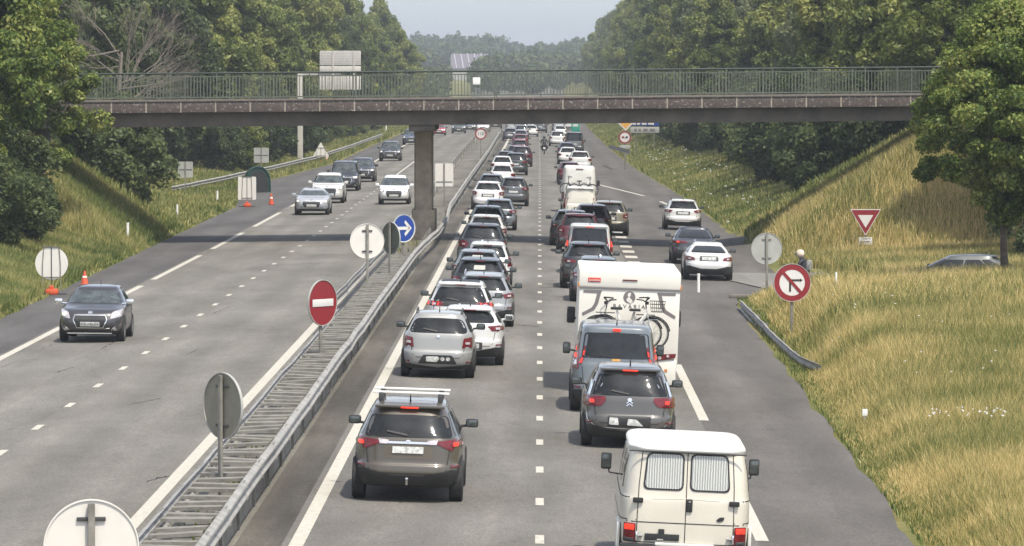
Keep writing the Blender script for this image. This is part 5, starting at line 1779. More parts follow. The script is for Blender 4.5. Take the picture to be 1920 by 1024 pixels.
mb = MB(); mb.box((0, -.035, 2.64), (.34, .02, .028), bev=.005); mb.build('brake_lamp', M['red'], mh)
mb = MB(); mb.box((-.82, -.03, 2.62), (.29, .012, .10), bev=.02); lab_ = mb.build('red_label', M['decalred'], mh)
text('label_lettering', 'Location', .072, (-.82, -.044, 2.615), (R(90), 0, 0), M['white'], lab_)
mb = MB(); mb.disc((0, -.004, 2.25), .138, .010, 'y', 32); lg = mb.build('round_emblem', M['mauve'], mh)
q = MB(); q.prism([(-.03, 2.34), (.03, 2.36), (.035, 2.30), (.0, 2.25), (.08, 2.16), (.03, 2.10), (-.06, 2.16), (-.07, 2.20), (-.02, 2.25), (-.045, 2.29)], -.016, -.002, 'y'); q.build('white_swirl', M['camper'], lg)
text('lettering', 'B A V A R I A', .13, (0, -.004, 2.03), (R(90), 0, 0), M['letters'], mh)
for k in range(3):
    mb = MB(); mb.box((0, -.25 - .16 * k, .98), (1.5, .05, .03), bev=.01); mb.build('cycle_rack_bar', M['steel'], mh)
for sx in (-.6, .6):
    mb = MB(); mb.tube([(sx, 0, .95), (sx, -.62, .95), (sx, -.62, 1.0)], .018, 6); mb.tube([(sx * .5, -.02, 1.75), (sx * .5, -.12, 1.78), (sx * .5, -.5, 1.72)], .014, 6); mb.build('cycle_rack_arm', M['steel'], mh)

# bicycles on the rack
def bicycle(loc, flip, m_frame, label, basket, parent_roll, scale=1.0):
    s = -1 if flip else 1
    b = empty('bicycle', loc, (0, parent_roll, 0), label, 'bicycle')
    b.scale = (scale,) * 3
    def c(mb, n, m, p=b): return mb.build(n, m, p)
    wr, base = .34, .54
    for sx in (-1, 1):
        mb = MB(); mb.tube([(s * sx * base + wr * math.cos(a), 0, wr + wr * math.sin(a)) for a in [2 * math.pi * k / 28 for k in range(28)]], .019, 6, closed=True)
        w = c(mb, 'wheel', M['tyre'])
        q = MB(); q.tube([(s * sx * base + (wr - .03) * math.cos(a), 0, wr + (wr - .03) * math.sin(a)) for a in [2 * math.pi * k / 28 for k in range(28)]], .008, 4, closed=True)
        for k in range(10):
            a = 2 * math.pi * k / 10
            q.tube([(s * sx * base, 0, wr), (s * sx * base + (wr - .03) * math.cos(a), 0, wr + (wr - .03) * math.sin(a))], .0025, 3)
        q.build('spokes', M['rim'], w)
        mb = MB(); mb.tube([(s * sx * base + (wr + .035) * math.cos(a), 0, wr + (wr + .035) * math.sin(a)) for a in [math.pi * (.05 + .85 * k / 14) if sx > 0 else math.pi * (.1 + .85 * k / 14) for k in range(15)]], .015, 5)
        c(mb, 'mudguard', M['black'])
    mb = MB()
    hd, bb, st = (s * .40, 0, .78), (s * -.06, 0, .30), (s * -.20, 0, .62)
    mb.tube([hd, (s * .2, 0, .52), bb], .032, 7); mb.tube([(s * .38, 0, .70), (s * .1, 0, .42), (s * -.12, 0, .40)], .024, 7)
    mb.tube([bb, st, (s * -.26, 0, .82)], .026, 7)
    mb.tube([bb, (s * -base, 0, wr)], .016, 6); mb.tube([st, (s * -base, 0, wr)], .014, 6)
    c(mb, 'frame', m_frame)
    mb = MB(); mb.tube([(s * .38, 0, .88), (s * .43, 0, .66), (s * base, 0, wr)], .018, 6); c(mb, 'fork', m_frame)
    mb = MB(); mb.box((s * -.27, 0, .86), (.26, .14, .06), bev=.025); c(mb, 'saddle', M['black'])
    mb = MB(); mb.tube([(s * .38, 0, .86), (s * .36, 0, 1.02), (s * .30, 0, 1.06), (s * .16, -.10, 1.08)], .015, 6)
    mb.tube([(s * .36, 0, 1.04), (s * .42, .12, 1.12), (s * .22, .26, 1.10)], .015, 6); mb.tube([(s * .36, 0, 1.04), (s * .44, -.12, 1.12), (s * .30, -.22, 1.13)], .015, 6)
    mb.box((s * .40, 0, 1.0), (.06, .06, .07), bev=.01)
    c(mb, 'handlebar', M['black'])
    mb = MB(); mb.tube([bb, (s * -.02, -.06, .16)], .012, 5); mb.box((s * -.02, -.09, .15), (.09, .07, .02)); mb.disc(bb, .09, .02, 'y', 18, hole=.06); c(mb, 'crank', M['dark'])
    mb = MB(); mb.tube([(s * -.30, -.04, .76), (s * -.72, -.04, .76)], .01, 5); mb.tube([(s * -.30, .04, .76), (s * -.72, .04, .76)], .01, 5); mb.tube([(s * -.6, 0, .76), (s * -base, 0, wr)], .008, 4); c(mb, 'luggage_rack', M['dark'])
    if basket:
        mb = MB()
        cx = s * .62
        for zz, r_ in ((.82, .13), (.90, .14), (.98, .155), (1.05, .17)):
            mb.tube([(cx + r_ * u, .11 * v, zz) for u, v in ((-1, -1), (1, -1), (1, 1), (-1, 1))], .006, 4, closed=True)
        for k in range(8):
            t = -1 + 2 * k / 7
            mb.tube([(cx + .13 * t, -.11, .82), (cx + .17 * t, -.12, 1.05)], .005, 4); mb.tube([(cx + .13 * t, .11, .82), (cx + .17 * t, .12, 1.05)], .005, 4)
        mb.box((cx, 0, .815), (.25, .2, .012))
        c(mb, 'basket', M['dark'])
    return b
yb_ = mh.location.y
gz_ = mh.location.z
bicycle((X - .10, yb_ - .26, gz_ + 1.10), True, M['steel'], 'grey bicycle facing left on the motorhome rack, nearer the wall', False, R(2.2), 1.02)
bicycle((X + .03, yb_ - .46, gz_ + 1.10), False, M['whiter'], 'white bicycle with wire basket facing right on the motorhome rack', True, R(2.2), 1.05)

# ------------------------------------------------------------------ small campervan with bicycles past the bridge
X, Z = at(1084, 398)
cv = empty('campervan', (X, Z - .9, g1(X, Z)), (0, .034, 0), 'white high-roof campervan with dark bicycles on the back beyond the cream van', 'campervan')
ck = [(.35, .06, 4.9, .90, 8), (.5, 0, 5.0, .95, 8), (1.1, .02, 4.8, .95, 8), (1.4, .05, 4.3, .93, 8), (2.0, .09, 3.7, .88, 8), (2.45, .14, 3.5, .82, 8), (2.52, .25, 3.2, .72, 6)]
me, cb = loft(ck, 3, 48); link('body', me, M['whiter'], cv)
for sx in (-1, 1):
    for yy in (.9, 4.0): wheel(cv, sx * .85, yy, .33, .2, sx)
    patch(MB(), cb, 'rear', [(0, 0), (.1, 0), (.1, .1)], 0)
    mb = patch(MB(), cb, 'rear', [(sx * .92, .7), (sx * .80, .7), (sx * .80, 1.1), (sx * .92, 1.1)], .015, .02, 3); mb.build('tail_light', M['red'], cv)
    mb = MB(); mb.box((sx * 1.08, 3.9, 1.55), (.18, .12, .32), bev=.04); mb.tube([(sx * .85, 3.9, 1.5), (sx * 1.02, 3.9, 1.5)], .03, 5); mb.build('mirror', M['black'], cv)
mb = patch(MB(), cb, 'rear', [(-.78, .45), (.78, .45), (.78, .6), (-.78, .6)], .01, .02, 3); mb.build('rear_bumper', M['dark'], cv)
mb = MB(); mb.box((0, .10, 2.38), (.4, .05, .03)); mb.build('brake_lamp', M['red'], cv)
bicycle((X - .2, Z - 1.25, g1(X, Z) + .95), True, M['dark'], 'dark bicycle facing left on the back of the white campervan', False, .034, .92)
bicycle((X + .25, Z - 1.42, g1(X, Z) + .92), False, M['dark'], 'dark bicycle facing right on the back of the white campervan', False, .034, .92)

# ------------------------------------------------------------------ people on motorbikes
def skin_body(name, joints, edges, m, parent=None, sub=2):
    """one continuous skinned surface: joints {name:(pos, radius)}, first joint is the pelvis"""
    me = bpy.data.meshes.new(name)
    ks = list(joints)
    me.from_pydata([joints[k][0] for k in ks], [(ks.index(a), ks.index(b)) for a, b in edges], [])
    o = bpy.data.objects.new(name, me)
    COL.objects.link(o)
    md = o.modifiers.new('skin', 'SKIN')
    md.use_smooth_shade = True
    for i, k in enumerate(ks):
        r_ = joints[k][1]
        me.skin_vertices[0].data[i].radius = r_ if isinstance(r_, tuple) else (r_, r_)
    me.skin_vertices[0].data[0].use_root = True
    sm = o.modifiers.new('sub', 'SUBSURF'); sm.levels = 1; sm.render_levels = sub
    me.materials.append(m)
    if parent: o.parent = parent
    return o
def rider(root_loc, yaw, label, helmet, jacket, legs, lean=.25, roll=0.0):
    """seated rider, +y is forward; origin between the wheels on the ground"""
    J = {'pelvis': ((0, -.25, .86), (.17, .13)), 'waist': ((0, -.20, 1.02), (.15, .11)), 'chest': ((0, -.10, 1.25), (.19, .13)), 'collar': ((0, -.02, 1.42), (.12, .09)),
         'neck': ((0, .02, 1.50), (.06, .06)), 'skull0': ((0, .04, 1.57), (.08, .09)), 'skull1': ((0, .05, 1.68), (.085, .10))}
    E = [('pelvis', 'waist'), ('waist', 'chest'), ('chest', 'collar'), ('collar', 'neck'), ('neck', 'skull0'), ('skull0', 'skull1')]
    for sx, n in ((-1, 'l'), (1, 'r')):
        J[n + 'sh'] = ((sx * .20, -.04, 1.38), (.07, .07)); J[n + 'el'] = ((sx * .30, .16, 1.14), (.052, .052)); J[n + 'wr'] = ((sx * .34, .42, 1.05), (.034, .034))
        J[n + 'pa'] = ((sx * .335, .50, 1.045), (.040, .024))
        J[n + 'hip'] = ((sx * .12, -.20, .82), (.10, .10)); J[n + 'kn'] = ((sx * .21, .22, .74), (.075, .075)); J[n + 'an'] = ((sx * .18, .02, .34), (.05, .05)); J[n + 'to'] = ((sx * .18, .20, .28), (.045, .04))
        E += [('collar', n + 'sh'), (n + 'sh', n + 'el'), (n + 'el', n + 'wr'), (n + 'wr', n + 'pa'), ('pelvis', n + 'hip'), (n + 'hip', n + 'kn'), (n + 'kn', n + 'an'), (n + 'an', n + 'to')]
        for f_ in range(4):
            J[n + 'f%da' % f_] = ((sx * (.335 + .020 * (f_ - 1.5)), .55, 1.045), (.0095, .0095)); J[n + 'f%db' % f_] = ((sx * (.335 + .020 * (f_ - 1.5)), .575 + .004 * f_, 1.015), (.0085, .0085))
            E += [(n + 'pa', n + 'f%da' % f_), (n + 'f%da' % f_, n + 'f%db' % f_)]
        J[n + 'th'] = ((sx * .30, .52, 1.02), (.011, .011)); E.append((n + 'wr', n + 'th'))
    p = skin_body('person', J, E, jacket)
    p.location = root_loc; p.rotation_euler = (0, roll, yaw)
    tag(p, label, 'person')
    # legs clothing (separate garment hugging the legs)
    JT = {'pelvis': ((0, -.25, .85), (.185, .145))}
    ET = []
    for sx, n in ((-1, 'l'), (1, 'r')):
        JT[n + 'hip'] = ((sx * .12, -.20, .82), (.115, .115)); JT[n + 'kn'] = ((sx * .21, .22, .74), (.088, .088)); JT[n + 'an'] = ((sx * .18, .02, .36), (.06, .06))
        ET += [('pelvis', n + 'hip'), (n + 'hip', n + 'kn'), (n + 'kn', n + 'an')]
    skin_body('trousers', JT, ET, legs, p, 1)
    mb = MB()
    K, Rr = 14, .15
    vs, fs = [], []
    for i in range(9):
        th = math.pi * i / 8
        for k in range(K):
            a = 2 * math.pi * k / K
            vs.append((Rr * .88 * math.sin(th) * math.cos(a), .045 + Rr * math.sin(th) * math.sin(a), 1.63 + Rr * math.cos(th)))
    for i in range(8):
        for k in range(K): fs.append((i * K + k, i * K + (k + 1) % K, (i + 1) * K + (k + 1) % K, (i + 1) * K + k))
    mb.add(vs, fs, True)
    hm = mb.build('helmet', helmet, p)
    q = MB(); q.box((0, .175, 1.63), (.20, .05, .09), bev=.03); q.build('visor', M['glass2'], hm)
    return p
def motorbike(loc, yaw, label, m, roll=0.0):
    b = empty('motorbike', loc, (0, roll, yaw), label, 'motorbike')
    for yy in (-.70, .72):
        mb = MB(); mb.tube([(0, yy + .26 * math.cos(a), .31 + .26 * math.sin(a)) for a in [2 * math.pi * k / 24 for k in range(24)]], .06, 8, closed=True)
        w = mb.build('wheel', M['tyre'], b)
        q = MB(); q.disc((0, yy, .31), .20, .05, 'x', 20, hole=.05); q.build('rim', M['rim'], w)
    mb = MB(); mb.box((0, 0, .55), (.26, .75, .34), bev=.08); mb.build('engine', M['dark'], b)
    mb = MB(); mb.box((0, .18, .86), (.30, .50, .24), bev=.09); mb.build('fuel_tank', m, b)
    mb = MB(); mb.box((0, -.42, .84), (.28, .70, .11), bev=.04); mb.build('saddle', M['black'], b)
    mb = MB(); mb.box((0, .62, .95), (.38, .28, .42), bev=.1); mb.build('fairing', m, b)
    mb = MB(); mb.tube([(-.40, .48, 1.04), (-.2, .55, 1.02), (.2, .55, 1.02), (.40, .48, 1.04)], .016, 6); mb.build('handlebar', M['black'], b)
    mb = MB()
    for sx in (-1, 1): mb.tube([(sx * .09, .70, .31), (sx * .09, .56, .95)], .025, 6)
    mb.build('fork', M['chrome'], b)
    for sx in (-1, 1):
        mb = MB(); mb.box((sx * .27, -.62, .68), (.20, .48, .34), bev=.06); mb.build('pannier', M['black'], b)
        mb = MB(); mb.box((sx * .42, .52, 1.24), (.13, .03, .09), bev=.02); mb.tube([(sx * .32, .52, 1.04), (sx * .40, .52, 1.2)], .008, 5); mb.build('mirror', M['black'], b)
    mb = MB(); mb.box((0, -.93, .80), (.14, .05, .06), bev=.015); mb.build('tail_light', M['red'], b)
    mb = MB(); mb.box((0, -.97, .58), (.21, .012, .17), bev=.005); mb.build('licence_plate', M['white'], b)
    return b
X, Z = at(1020.5, 289)
g_ = g1(X, Z)
motorbike((X, Z + .7, g_), 0, 'black motorbike with panniers filtering between the two queues', M['black'])
rider((X, Z + .7, g_), 0, 'motorbike rider in dark clothes and dark helmet filtering between the queues', M['dark'], M['leather'], M['leather'])
Xs, Zs = atz(1503, 160), 160.0
gs = CAM_H - (467 - VPY) * Zs / F - 1.79
motorbike((Xs, Zs, gs), R(75), 'dark motorbike almost hidden behind the no-left-turn sign', M['black'])
p_ = rider((Xs, Zs, gs), R(75), 'person on a motorbike in dark jacket and pale helmet above the round red sign', mat('pale_helmet', (.6, .5, .38), .5, var=.4, scale=9), M['leather'], M['violet'])
q = MB(); q.box((.0, -.27, 1.24), (.30, .16, .36), bev=.07); q.build('backpack', mat('pale_grey_bag', (.24, .24, .22), .8, var=.4, scale=8), p_)

# ------------------------------------------------------------------ signs
def sign_disc(px, py, dpx, wpx, label, face='back', m_face=None, D=1.05, base=None, side=1, rings=None, ground_h=None, name='road_sign', clamps=2, post_r=.035, postm=None, X=None, Z=None):
    """round sign whose photo diameter is dpx (tall) and wpx (wide)"""
    Z = D * F / dpx if Z is None else Z
    X = atz(px, Z) if X is None else X
    h = hz(py, Z)
    yaw = math.acos(min(1, wpx / dpx)) * side
    g0 = g1(X, Z) if ground_h is None else ground_h
    root = empty(name, (X, Z, g0), (0, 0, yaw), label, 'road sign')
    c = (0, 0, h - g0)
    R_ = D / 2
    mb = MB(); mb.disc(c, R_, .012, 'y', 56); pl = mb.build('sign_panel', m_face, root)
    mb = MB(); mb.disc(c, R_ + .012, .045, 'y', 56, hole=R_ - .004); mb.build('rim', M['signlight'] if m_face is not M['signback'] else M['signback'], root)
    mb = MB()
    ys_ = -.055 if face == 'back' else .055
    topz = c[2] + (R_ - .03 if face == 'back' else R_ * .6)
    mb.box((0, ys_, topz / 2 - .1), (.08, .05, topz + .2), bev=.01)
    mb.build('post', postm or M['steel2'], root)
    if face == 'back':
        for k in range(clamps):
            zz = c[2] + (R_ * .60 if k == 0 else -R_ * .60)
            mb = MB(); mb.box((0, -.022, zz), (R_ * .62, .03, .045), bev=.008); mb.build('clamp', M['dark'] if m_face is not M['signlight'] else M['steel2'], root)
    return root, c, R_
sign_disc(168, 1028, 176, 174, 'round pale sign back cut off by the bottom left corner', 'back', M['signback'])
sign_disc(417, 762, 123, 77, 'grey-green oval sign back on a steel post in the median barrier', 'back', M['signgrey'], side=-1)
rt, c, Rr = sign_disc(604, 568, 85, 49, 'red no-entry sign with white bar standing in the median barrier', 'front', M['signred'], side=1)
mb = MB(); mb.box((0, -.016, c[2]), (.78, .01, .17), bev=.003); mb.build('white_bar', M['signwhite'], rt)
sign_disc(688, 452, 64, 62, 'round white sign back left of the dark olive sign near the bridge', 'back', M['signback'])
sign_disc(733, 447, 60, 35, 'dark olive sign back standing between the white disc and the blue arrow sign', 'back', M['signdark'], side=-1)
rt, c, Rr = sign_disc(757, 428, 53, 41, 'blue round sign with white arrow pointing right in front of the bridge pier', 'front', M['signblue'], side=1)
mb = MB(); mb.disc((c[0], c[1], c[2]), Rr + .008, .02, 'y', 48, hole=Rr - .035); mb.build('white_edge', M['signwhite'], rt)
mb = MB(); mb.box((-.05, -.012, c[2]), (.64, .01, .12)); mb.prism([(.36, c[2]), (.06, c[2] + .30), (.02, c[2] + .20), (.20, c[2]), (.02, c[2] - .20), (.06, c[2] - .30)], -.017, -.008, 'y'); mb.build('arrow', M['signwhite'], rt)
# no left turn
rt, c, Rr = sign_disc(1485.5, 530, 70, 69, 'round red-bordered no-left-turn sign in the tall grass on the right', 'front', M['signwhite'], ground_h=-.35)
mb = MB(); mb.disc(c, Rr, .014, 'y', 56, hole=Rr * .70); 
mb.v = [(x, y - .006, z) for x, y, z in mb.v]; mb.build('red_ring', M['signred'], rt)
mb = MB(); mb.box((.0, -.016, c[2]), (.085, .012, Rr * 1.5), rot=Matrix.Rotation(R(-42), 3, 'Y'))
mb.build('red_slash', M['signred'], rt)
mb = MB(); mb.box((-.06, -.012, c[2] - .10), (.055, .01, .30)); mb.box((.06, -.012, c[2] + .07), (.30, .01, .05)); mb.prism([(.30, c[2] + .07), (.22, c[2] + .12), (.22, c[2] + .02)], -.017, -.007, 'y')
mb.build('black_arrow', M['signblack'], rt)
sign_disc(1437.5, 466, 58, 57, 'round light grey sign back with top and bottom brackets right of the merge lane', 'back', M['signlight'])
# far speed sign on the median
rt, c, Rr = sign_disc(901.5, 251, 22, 22, 'small distant speed limit sign on the median reading 110', 'front', M['signwhite'])
mb = MB(); mb.disc((c[0], -.012, c[2]), Rr, .016, 'y', 32, hole=Rr * .76); mb.build('red_ring', M['signred'], rt)
text('numerals', '110', .42, (0, -.018, c[2]), (R(90), 0, 0), M['signblack'], rt)
# far right: no overtaking with supplementary plate
rt, c, Rr = sign_disc(1171.5, 257.5, 24, 24, 'small distant red-ringed sign with two car symbols on the right verge', 'front', M['signwhite'], Z=384.0)
mb = MB(); mb.disc((c[0], -.012, c[2]), Rr, .016, 'y', 32, hole=Rr * .76); mb.build('red_ring', M['signred'], rt)
for sx, m in ((-1, M['signred']), (1, M['signblack'])):
    mb = MB(); mb.box((sx * .15, -.014, c[2] - .02), (.22, .01, .11)); mb.box((sx * .15, -.014, c[2] + .06), (.14, .01, .07)); mb.build('car_symbol', m, rt)
mb = MB(); mb.box((0, 0, c[2] - .78), (.9, .02, .28), bev=.02); mb.build('lower_plate', M['signlight'], rt)
# yield
Zy = 190.0; Xy = atz(1623, Zy); gy = g1(Xy, Zy)
ys = empty('yield_sign', (Xy, Zy, gy), (0, 0, 0), 'inverted triangle give-way sign with small plate on the yellow grass bank', 'road sign')
top_, bot_ = hz(392, Zy) - gy, hz(442, Zy) - gy
w2 = 29.0 * Zy / F
def tri(w, t, b_): return [(-w, t), (w, t), (0, b_)]
mb = MB(); mb.prism(round_poly(tri(w2, top_, bot_), .05), 0, .015, 'y'); mb.build('sign_panel', M['signwhite'], ys)
hh = top_ - bot_
mb = MB(); mb.prism(round_poly(tri(w2 * .93, top_ - .035, bot_ + .06), .04), -.006, .002, 'y'); mb.build('red_border', M['signred'], ys)
mb = MB(); mb.prism(tri(w2 * .50, top_ - hh * .22, bot_ + hh * .30), -.012, -.004, 'y'); mb.build('white_centre', M['signwhite'], ys)
mb = MB(); mb.box((0, .05, top_ / 2 - .3), (.08, .05, top_ + .2)); mb.build('post', M['steel2'], ys)
pz = hz(452, Zy) - gy
mb = MB(); mb.box((0, 0, pz), (.54, .02, .30), bev=.03); pl = mb.build('lower_plate', M['signwhite'], ys)
text('plate_lettering', 'Cédez le\npassage', .115, (0, -.014, pz + .05), (R(90), 0, 0), M['signblack'], pl)

# temporary signs on the left
def temp_sign(px, pyc, pyb, label, shape, w_, h_, base=True):
    X, Z = at(px, pyb)
    g0 = g1(X, Z)
    rt = empty('temporary_sign', (X, Z, g0), (0, 0, 0), label, 'road sign')
    cz = hz(pyc, Z) - g0
    mb = MB()
    if shape == 'round': mb.disc((0, 0, cz), w_ / 2, .02, 'y', 48)
    elif shape == 'rect': mb.prism(round_poly([(-w_ / 2, cz - h_ / 2), (w_ / 2, cz - h_ / 2), (w_ / 2, cz + h_ / 2), (-w_ / 2, cz + h_ / 2)], .07), -.01, .01, 'y')
    else: mb.prism(round_poly([(-w_ / 2, cz - h_ / 2), (w_ / 2, cz - h_ / 2), (0, cz + h_ / 2)], .08), -.01, .01, 'y')
    mb.build('sign_panel', M['signback'], rt)
    tz = cz + (w_ if shape == 'round' else h_) / 2
    wl = w_ * .27
    if shape == 'tri': tz = cz + h_ * .1
    for sx in (-1, 1):
        mb = MB(); mb.tube([(sx * wl * .85, -.03, tz), (sx * wl, -.035, cz), (sx * wl * 1.05, -.06, 0.02)], .016, 5); mb.build('leg', M['steel2'], rt)
    mb = MB(); mb.tube([(0, -.03, tz), (0, -.035, .25)], .014, 5); mb.tube([(-wl, -.03, tz), (wl, -.03, tz)], .016, 5); mb.tube([(-wl, -.035, cz - (w_ if shape == 'round' else h_) * .42), (wl, -.035, cz - (w_ if shape == 'round' else h_) * .42)], .014, 5)
    mb.build('frame', M['dark'], rt)
    if base:
        mb = MB(); mb.box((.02, -.05, .10), (.42, .3, .20), bev=.07); mb.box((.0, -.06, .24), (.16, .16, .14), bev=.05); mb.build('orange_weight', M['orange'], rt)
        mb = MB(); mb.box((0, -.05, .025), (w_ * .9, .16, .05)); mb.build('foot', M['dark'], rt)
    return rt
temp_sign(95.5, 494, 553, 'round white temporary sign back on legs with an orange weight at the left edge', 'round', 1.09, 0)
temp_sign(463, 353, 388, 'rectangular white temporary sign back with orange base in front of the green shell', 'rect', 1.02, 1.30)
temp_sign(601.5, 280, 308, 'triangular white temporary sign back by the guardrail on the left', 'tri', 1.42, 1.25)
def board(px, pyc, wpx, hpx, Z, label, two=False, m=None, legs=True):
    X = atz(px, Z); g0 = g1(X, Z)
    rt = empty('sign_board', (X, Z, g0), (0, 0, 0), label, 'road sign')
    w_, h_ = wpx * Z / F, hpx * Z / F
    cz = hz(pyc, Z) - g0
    mb = MB(); mb.prism(round_poly([(-w_ / 2, cz - h_ / 2), (w_ / 2, cz - h_ / 2), (w_ / 2, cz + h_ / 2), (-w_ / 2, cz + h_ / 2)], .06), -.01, .01, 'y'); mb.build('sign_panel', m or M['signlight'], rt)
    mb = MB(); mb.box((0, -.04, cz / 2 + h_ / 4 - .1), (.07, .05, cz + h_ / 2 + .2)); mb.build('post', M['steel2'], rt)
    mb = MB(); mb.box((0, -.02, cz - h_ * .30 if two else cz), (w_ * .9, .02, .035)); mb.build('bracket', M['dark'], rt)
    return rt
board(347.5, 318, 28, 30, 285, 'pale grey square sign back standing in the grass behind the left guardrail')
board(490, 291, 28, 28, 345, 'pale grey rounded sign back beside the bushes behind the left guardrail')
board(833, 328, 34, 43, 258, 'tall pale double sign back right of the bridge pier', True, M['signback'])
# distant direction signs
Zd = 430.0
def flat(px0, py0, px1, py1, m, nm, root, dy=0.0):
    mb = MB(); mb.box(((atz((px0 + px1) / 2, Zd)) - root.location.x, dy, hz((py0 + py1) / 2, Zd) - root.location.z), ((px1 - px0) * Zd / F, .03, (py1 - py0) * Zd / F), bev=.03)
    return mb.build(nm, m, root)
Xd = atz(1208, Zd)
ds = empty('direction_sign', (Xd, Zd, g1(Xd, Zd)), (0, 0, 0), 'pale and blue direction sign half hidden by the bridge beam on the right verge', 'road sign')
flat(1182, 225, 1236, 236, M['signblue'], 'blue_panel', ds); flat(1182, 238, 1236, 249, M['signlight'], 'pale_panel', ds)
for k, (a, b) in enumerate(((1186, 1192), (1194, 1200), (1203, 1212), (1215, 1226))):
    flat(a, 229, b, 234, M['signwhite'], 'lettering', ds, -.025); flat(a + 3, 241, b + 2, 246, M['mauve'], 'lettering', ds, -.025)
for px in (1192, 1226):
    mb = MB(); mb.tube([(atz(px, Zd) - Xd, .06, -.3), (atz(px, Zd) - Xd, .06, hz(226, Zd) - ds.location.z)], .05, 6); mb.build('post', M['steel2'], ds)
Xo = atz(1173, 420)
os_ = empty('warning_sign', (Xo, 420, g1(Xo, 420)), (0, 0, 0), 'amber diamond sign half hidden by the bridge beam above the small round sign', 'road sign')
cz = hz(230, 420) - os_.location.z
mb = MB(); mb.prism([(0, cz - .72), (.72, cz), (0, cz + .72), (-.72, cz)], -.01, .01, 'y'); mb.build('sign_panel', M['signwhite'], os_)
mb = MB(); mb.prism([(0, cz - .56), (.56, cz), (0, cz + .56), (-.56, cz)], -.02, -.008, 'y'); mb.build('amber_face', M['signamber'], os_)
mb = MB(); mb.tube([(0, .04, -.2), (0, .04, cz)], .04, 6); mb.build('post', M['steel2'], os_)
Xg = atz(1079, 560)
gs_ = empty('green_sign', (Xg, 560, g1(Xg, 560)), (0, 0, 0), 'tiny teal green sign on the far right shoulder under the bridge beam', 'road sign')
cz = hz(238, 560) - gs_.location.z
mb = MB(); mb.box((0, 0, cz), (1.0, .03, 1.1), bev=.03); mb.build('sign_panel', M['teal'], gs_)
mb = MB(); mb.box((0, -.02, cz + .2), (.6, .02, .3)); mb.build('lettering', M['signwhite'], gs_)
mb = MB(); mb.tube([(0, .04, -.2), (0, .04, cz)], .04, 6); mb.build('post', M['steel2'], gs_)

# gantry with big panel seen from behind
Zg = 405.0; Xg = atz(563, Zg); gg = g1(Xg, Zg)
gt = empty('gantry_sign', (Xg, Zg, gg), (0, 0, 0), 'big pale panel sign on a cantilever pole left of the road beyond the bridge', 'gantry sign')
def gl(px): return atz(px, Zg) - Xg
def gv(py): return hz(py, Zg) - gg
M['polewhite'] = mat('pale_pole', (0.50, 0.47, 0.42), .6, var=.15)
mb = MB(); mb.box((0, 0, gv(136) / 2 - .2), (.46, .40, gv(136) + .4), bev=.04); mb.build('pole', M['polewhite'], gt)
mb = MB(); mb.box((gl(600), .1, gv(138)), (gl(640) - gl(560), .35, .28), bev=.03); mb.build('arm', M['polewhite'], gt)
for k, (a, b) in enumerate(((95.5, 122.5), (124, 134), (143, 168))):
    mb = MB(); mb.box((gl(638.5), -.25, gv((a + b) / 2)), (77 * Zg / F, .06, (b - a) * Zg / F), bev=.01); mb.build('panel', mat('pale_panel_back%d' % k, (.56, .53, .49), .6, var=.12, scale=6), gt)
for px in (625, 664):
    mb = MB(); mb.box((gl(px), -.31, gv(132)), (.12, .08, 74 * Zg / F)); mb.build('upright', M['polewhite'], gt)
mb = MB()
for k in range(9):
    mb.box((gl(638.5), -.287, gv(97.5 + k * 3)), (75 * Zg / F, .012, .03))
mb.build('stiffeners', M['signlight'], gt)

# dark green shell beside the temporary sign
Xs_, Zs_ = at(484, 361)
sh = empty('container', (Xs_, Zs_, g1(Xs_, Zs_)), (0, 0, R(12)), 'dark green domed shelter standing behind the rectangular white sign back', 'shelter')
pp = 8760 / Zs_
wd = 44 / pp; ht = 48 / pp
arc = [(-wd / 2, 0)] + [(-wd / 2 * math.cos(math.pi * k / 12) ** 1 if True else 0, ht * .28 + ht * .72 * math.sin(math.pi * k / 12) ** .8) for k in range(13)] + [(wd / 2, 0)]
mb = MB(); mb.prism(arc, 0, 1.3, 'y'); mb.build('shell', M['green'], sh)
arc2 = [(u * .84, v * .86) for u, v in arc]
mb = MB(); mb.prism(arc2, -.03, .02, 'y'); mb.build('opening', M['black'], sh)
mb = MB(); mb.tube([(u * 1.02, -.03, v * 1.01) for u, v in arc], .05, 6); mb.build('rim', M['green'], sh)

# traffic cones
def cone(px, py, label, h=.75, grp=None):
    X, Z = at(px, py)
    rt = empty('traffic_cone', (X, Z, g1(X, Z)), (0, 0, 0), label, 'traffic cone', grp)
    mb = MB(); mb.tube([(0, 0, .03), (0, 0, h)], [.15, .03], 16); mb.build('cone', M['orange'], rt)
    mb = MB(); mb.box((0, 0, .02), (.40, .40, .04), bev=.01); mb.build('foot', M['signred'], rt)
    mb = MB(); mb.tube([(0, 0, h * .45), (0, 0, h * .68)], [.098, .072], 16); mb.build('white_band', M['white'], rt)
cone(157.5, 538, 'red and white traffic cone on the shoulder behind the black hatchback', .55)
cone(508.5, 384, 'small red traffic cone on the shoulder right of the rectangular sign', .66)
cone(612.5, 305, 'small orange traffic cone beside the triangular sign back', .66)
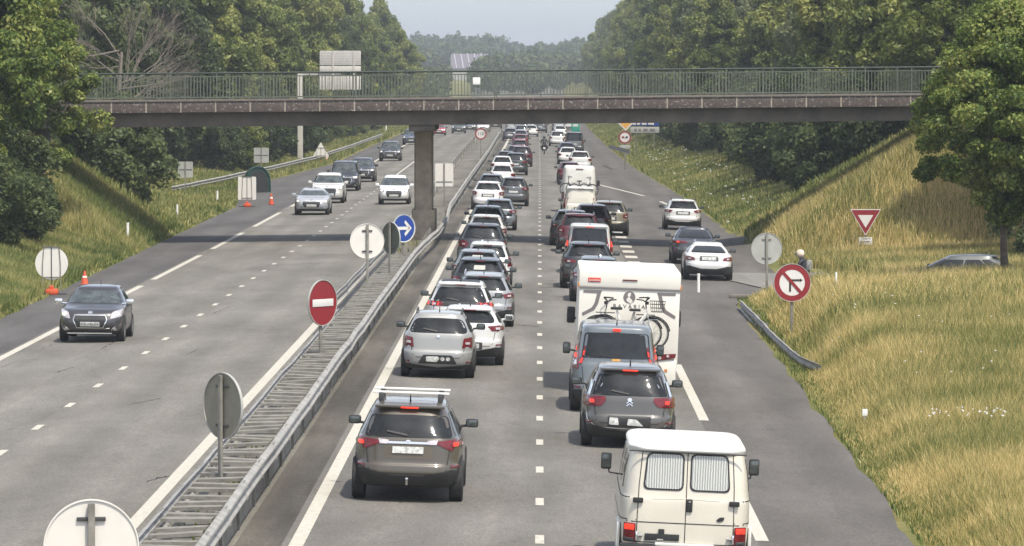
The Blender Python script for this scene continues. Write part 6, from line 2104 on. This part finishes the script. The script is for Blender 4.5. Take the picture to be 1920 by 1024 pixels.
# delineator posts
def delin(px, py, label, h=.55, w=.12, Z=None):
    X, Z = at(px, py) if Z is None else (atz(px, Z), Z)
    g0 = g1(X, Z)
    rt = empty('marker_post', (X, Z, g0), (0, 0, 0), label, 'marker post')
    t = h if Z is None else h
    mb = MB(); mb.tube([(0, 0, -.1), (0, 0, t)], w / 2, 8); mb.build('post', M['white'], rt)
    mb = MB(); mb.disc((0, -.0, t + .0), w * .55, .05, 'z', 10); mb.build('cap', M['signblack'] if w > .16 else M['white'], rt)
    return rt
delin(238.5, 452, 'white marker post on the left bank above the shoulder, lowest of the three', .75)
delin(331.5, 412, 'white marker post on the left bank, middle of the three', .75)
delin(407, 383, 'white marker post on the left bank, nearest the rectangular sign', .75)
delin(1310, 548, 'beige reflective marker post standing in front of the white coupe', .62, .10)
X, Z = at(1622.5, 830)
delin(1622.5, 0, 'thin marker post with white top alone in the tall grass at the lower right', hz(776, 98) - g1(atz(1622.5, 98), 98), .04, 98)
Z = 98
mb = MB(); mb.box((atz(1622.5, Z), Z - .04, hz(774, Z)), (.11, .02, .15), bev=.01); o = mb.build('marker_plate', M['white']); 
for q_ in [o_ for o_ in bpy.data.objects if o_.get('label', '').startswith('thin marker post')]:
    Lc = q_.location.copy(); o.data.transform(Matrix.Translation(-Lc)); o.parent = q_
delin(1568, 0, 'tiny white marker peg in the grass below the give-way sign', hz(512, 136) - g1(atz(1568, 136), 136), .06, 136)
delin(724, 250, 'tiny white marker post beyond the end of the left guardrail', 1.3, .2)

# ------------------------------------------------------------------ haze
hx0, hx1, hy0, hy1, hz0, hz1 = -905, 905, -130, 6100, -1.6, 60
mb = MB(); mb.box(((hx0 + hx1) / 2, (hy0 + hy1) / 2, (hz0 + hz1) / 2), (hx1 - hx0, hy1 - hy0, hz1 - hz0))
mv = bpy.data.materials.new('haze'); mv.use_nodes = True
nt = mv.node_tree; nt.nodes.remove(nt.nodes['Principled BSDF'])
pv = N(nt, 'ShaderNodeVolumePrincipled', i_Density=HAZE, i_Anisotropy=0.3)
pv.inputs['Color'].default_value = (0.88, 0.94, 1.0, 1)
nt.links.new(pv.outputs[0], nt.nodes['Material Output'].inputs['Volume'])
hz_ = mb.build('haze', mv); hz_['kind'] = 'stuff'
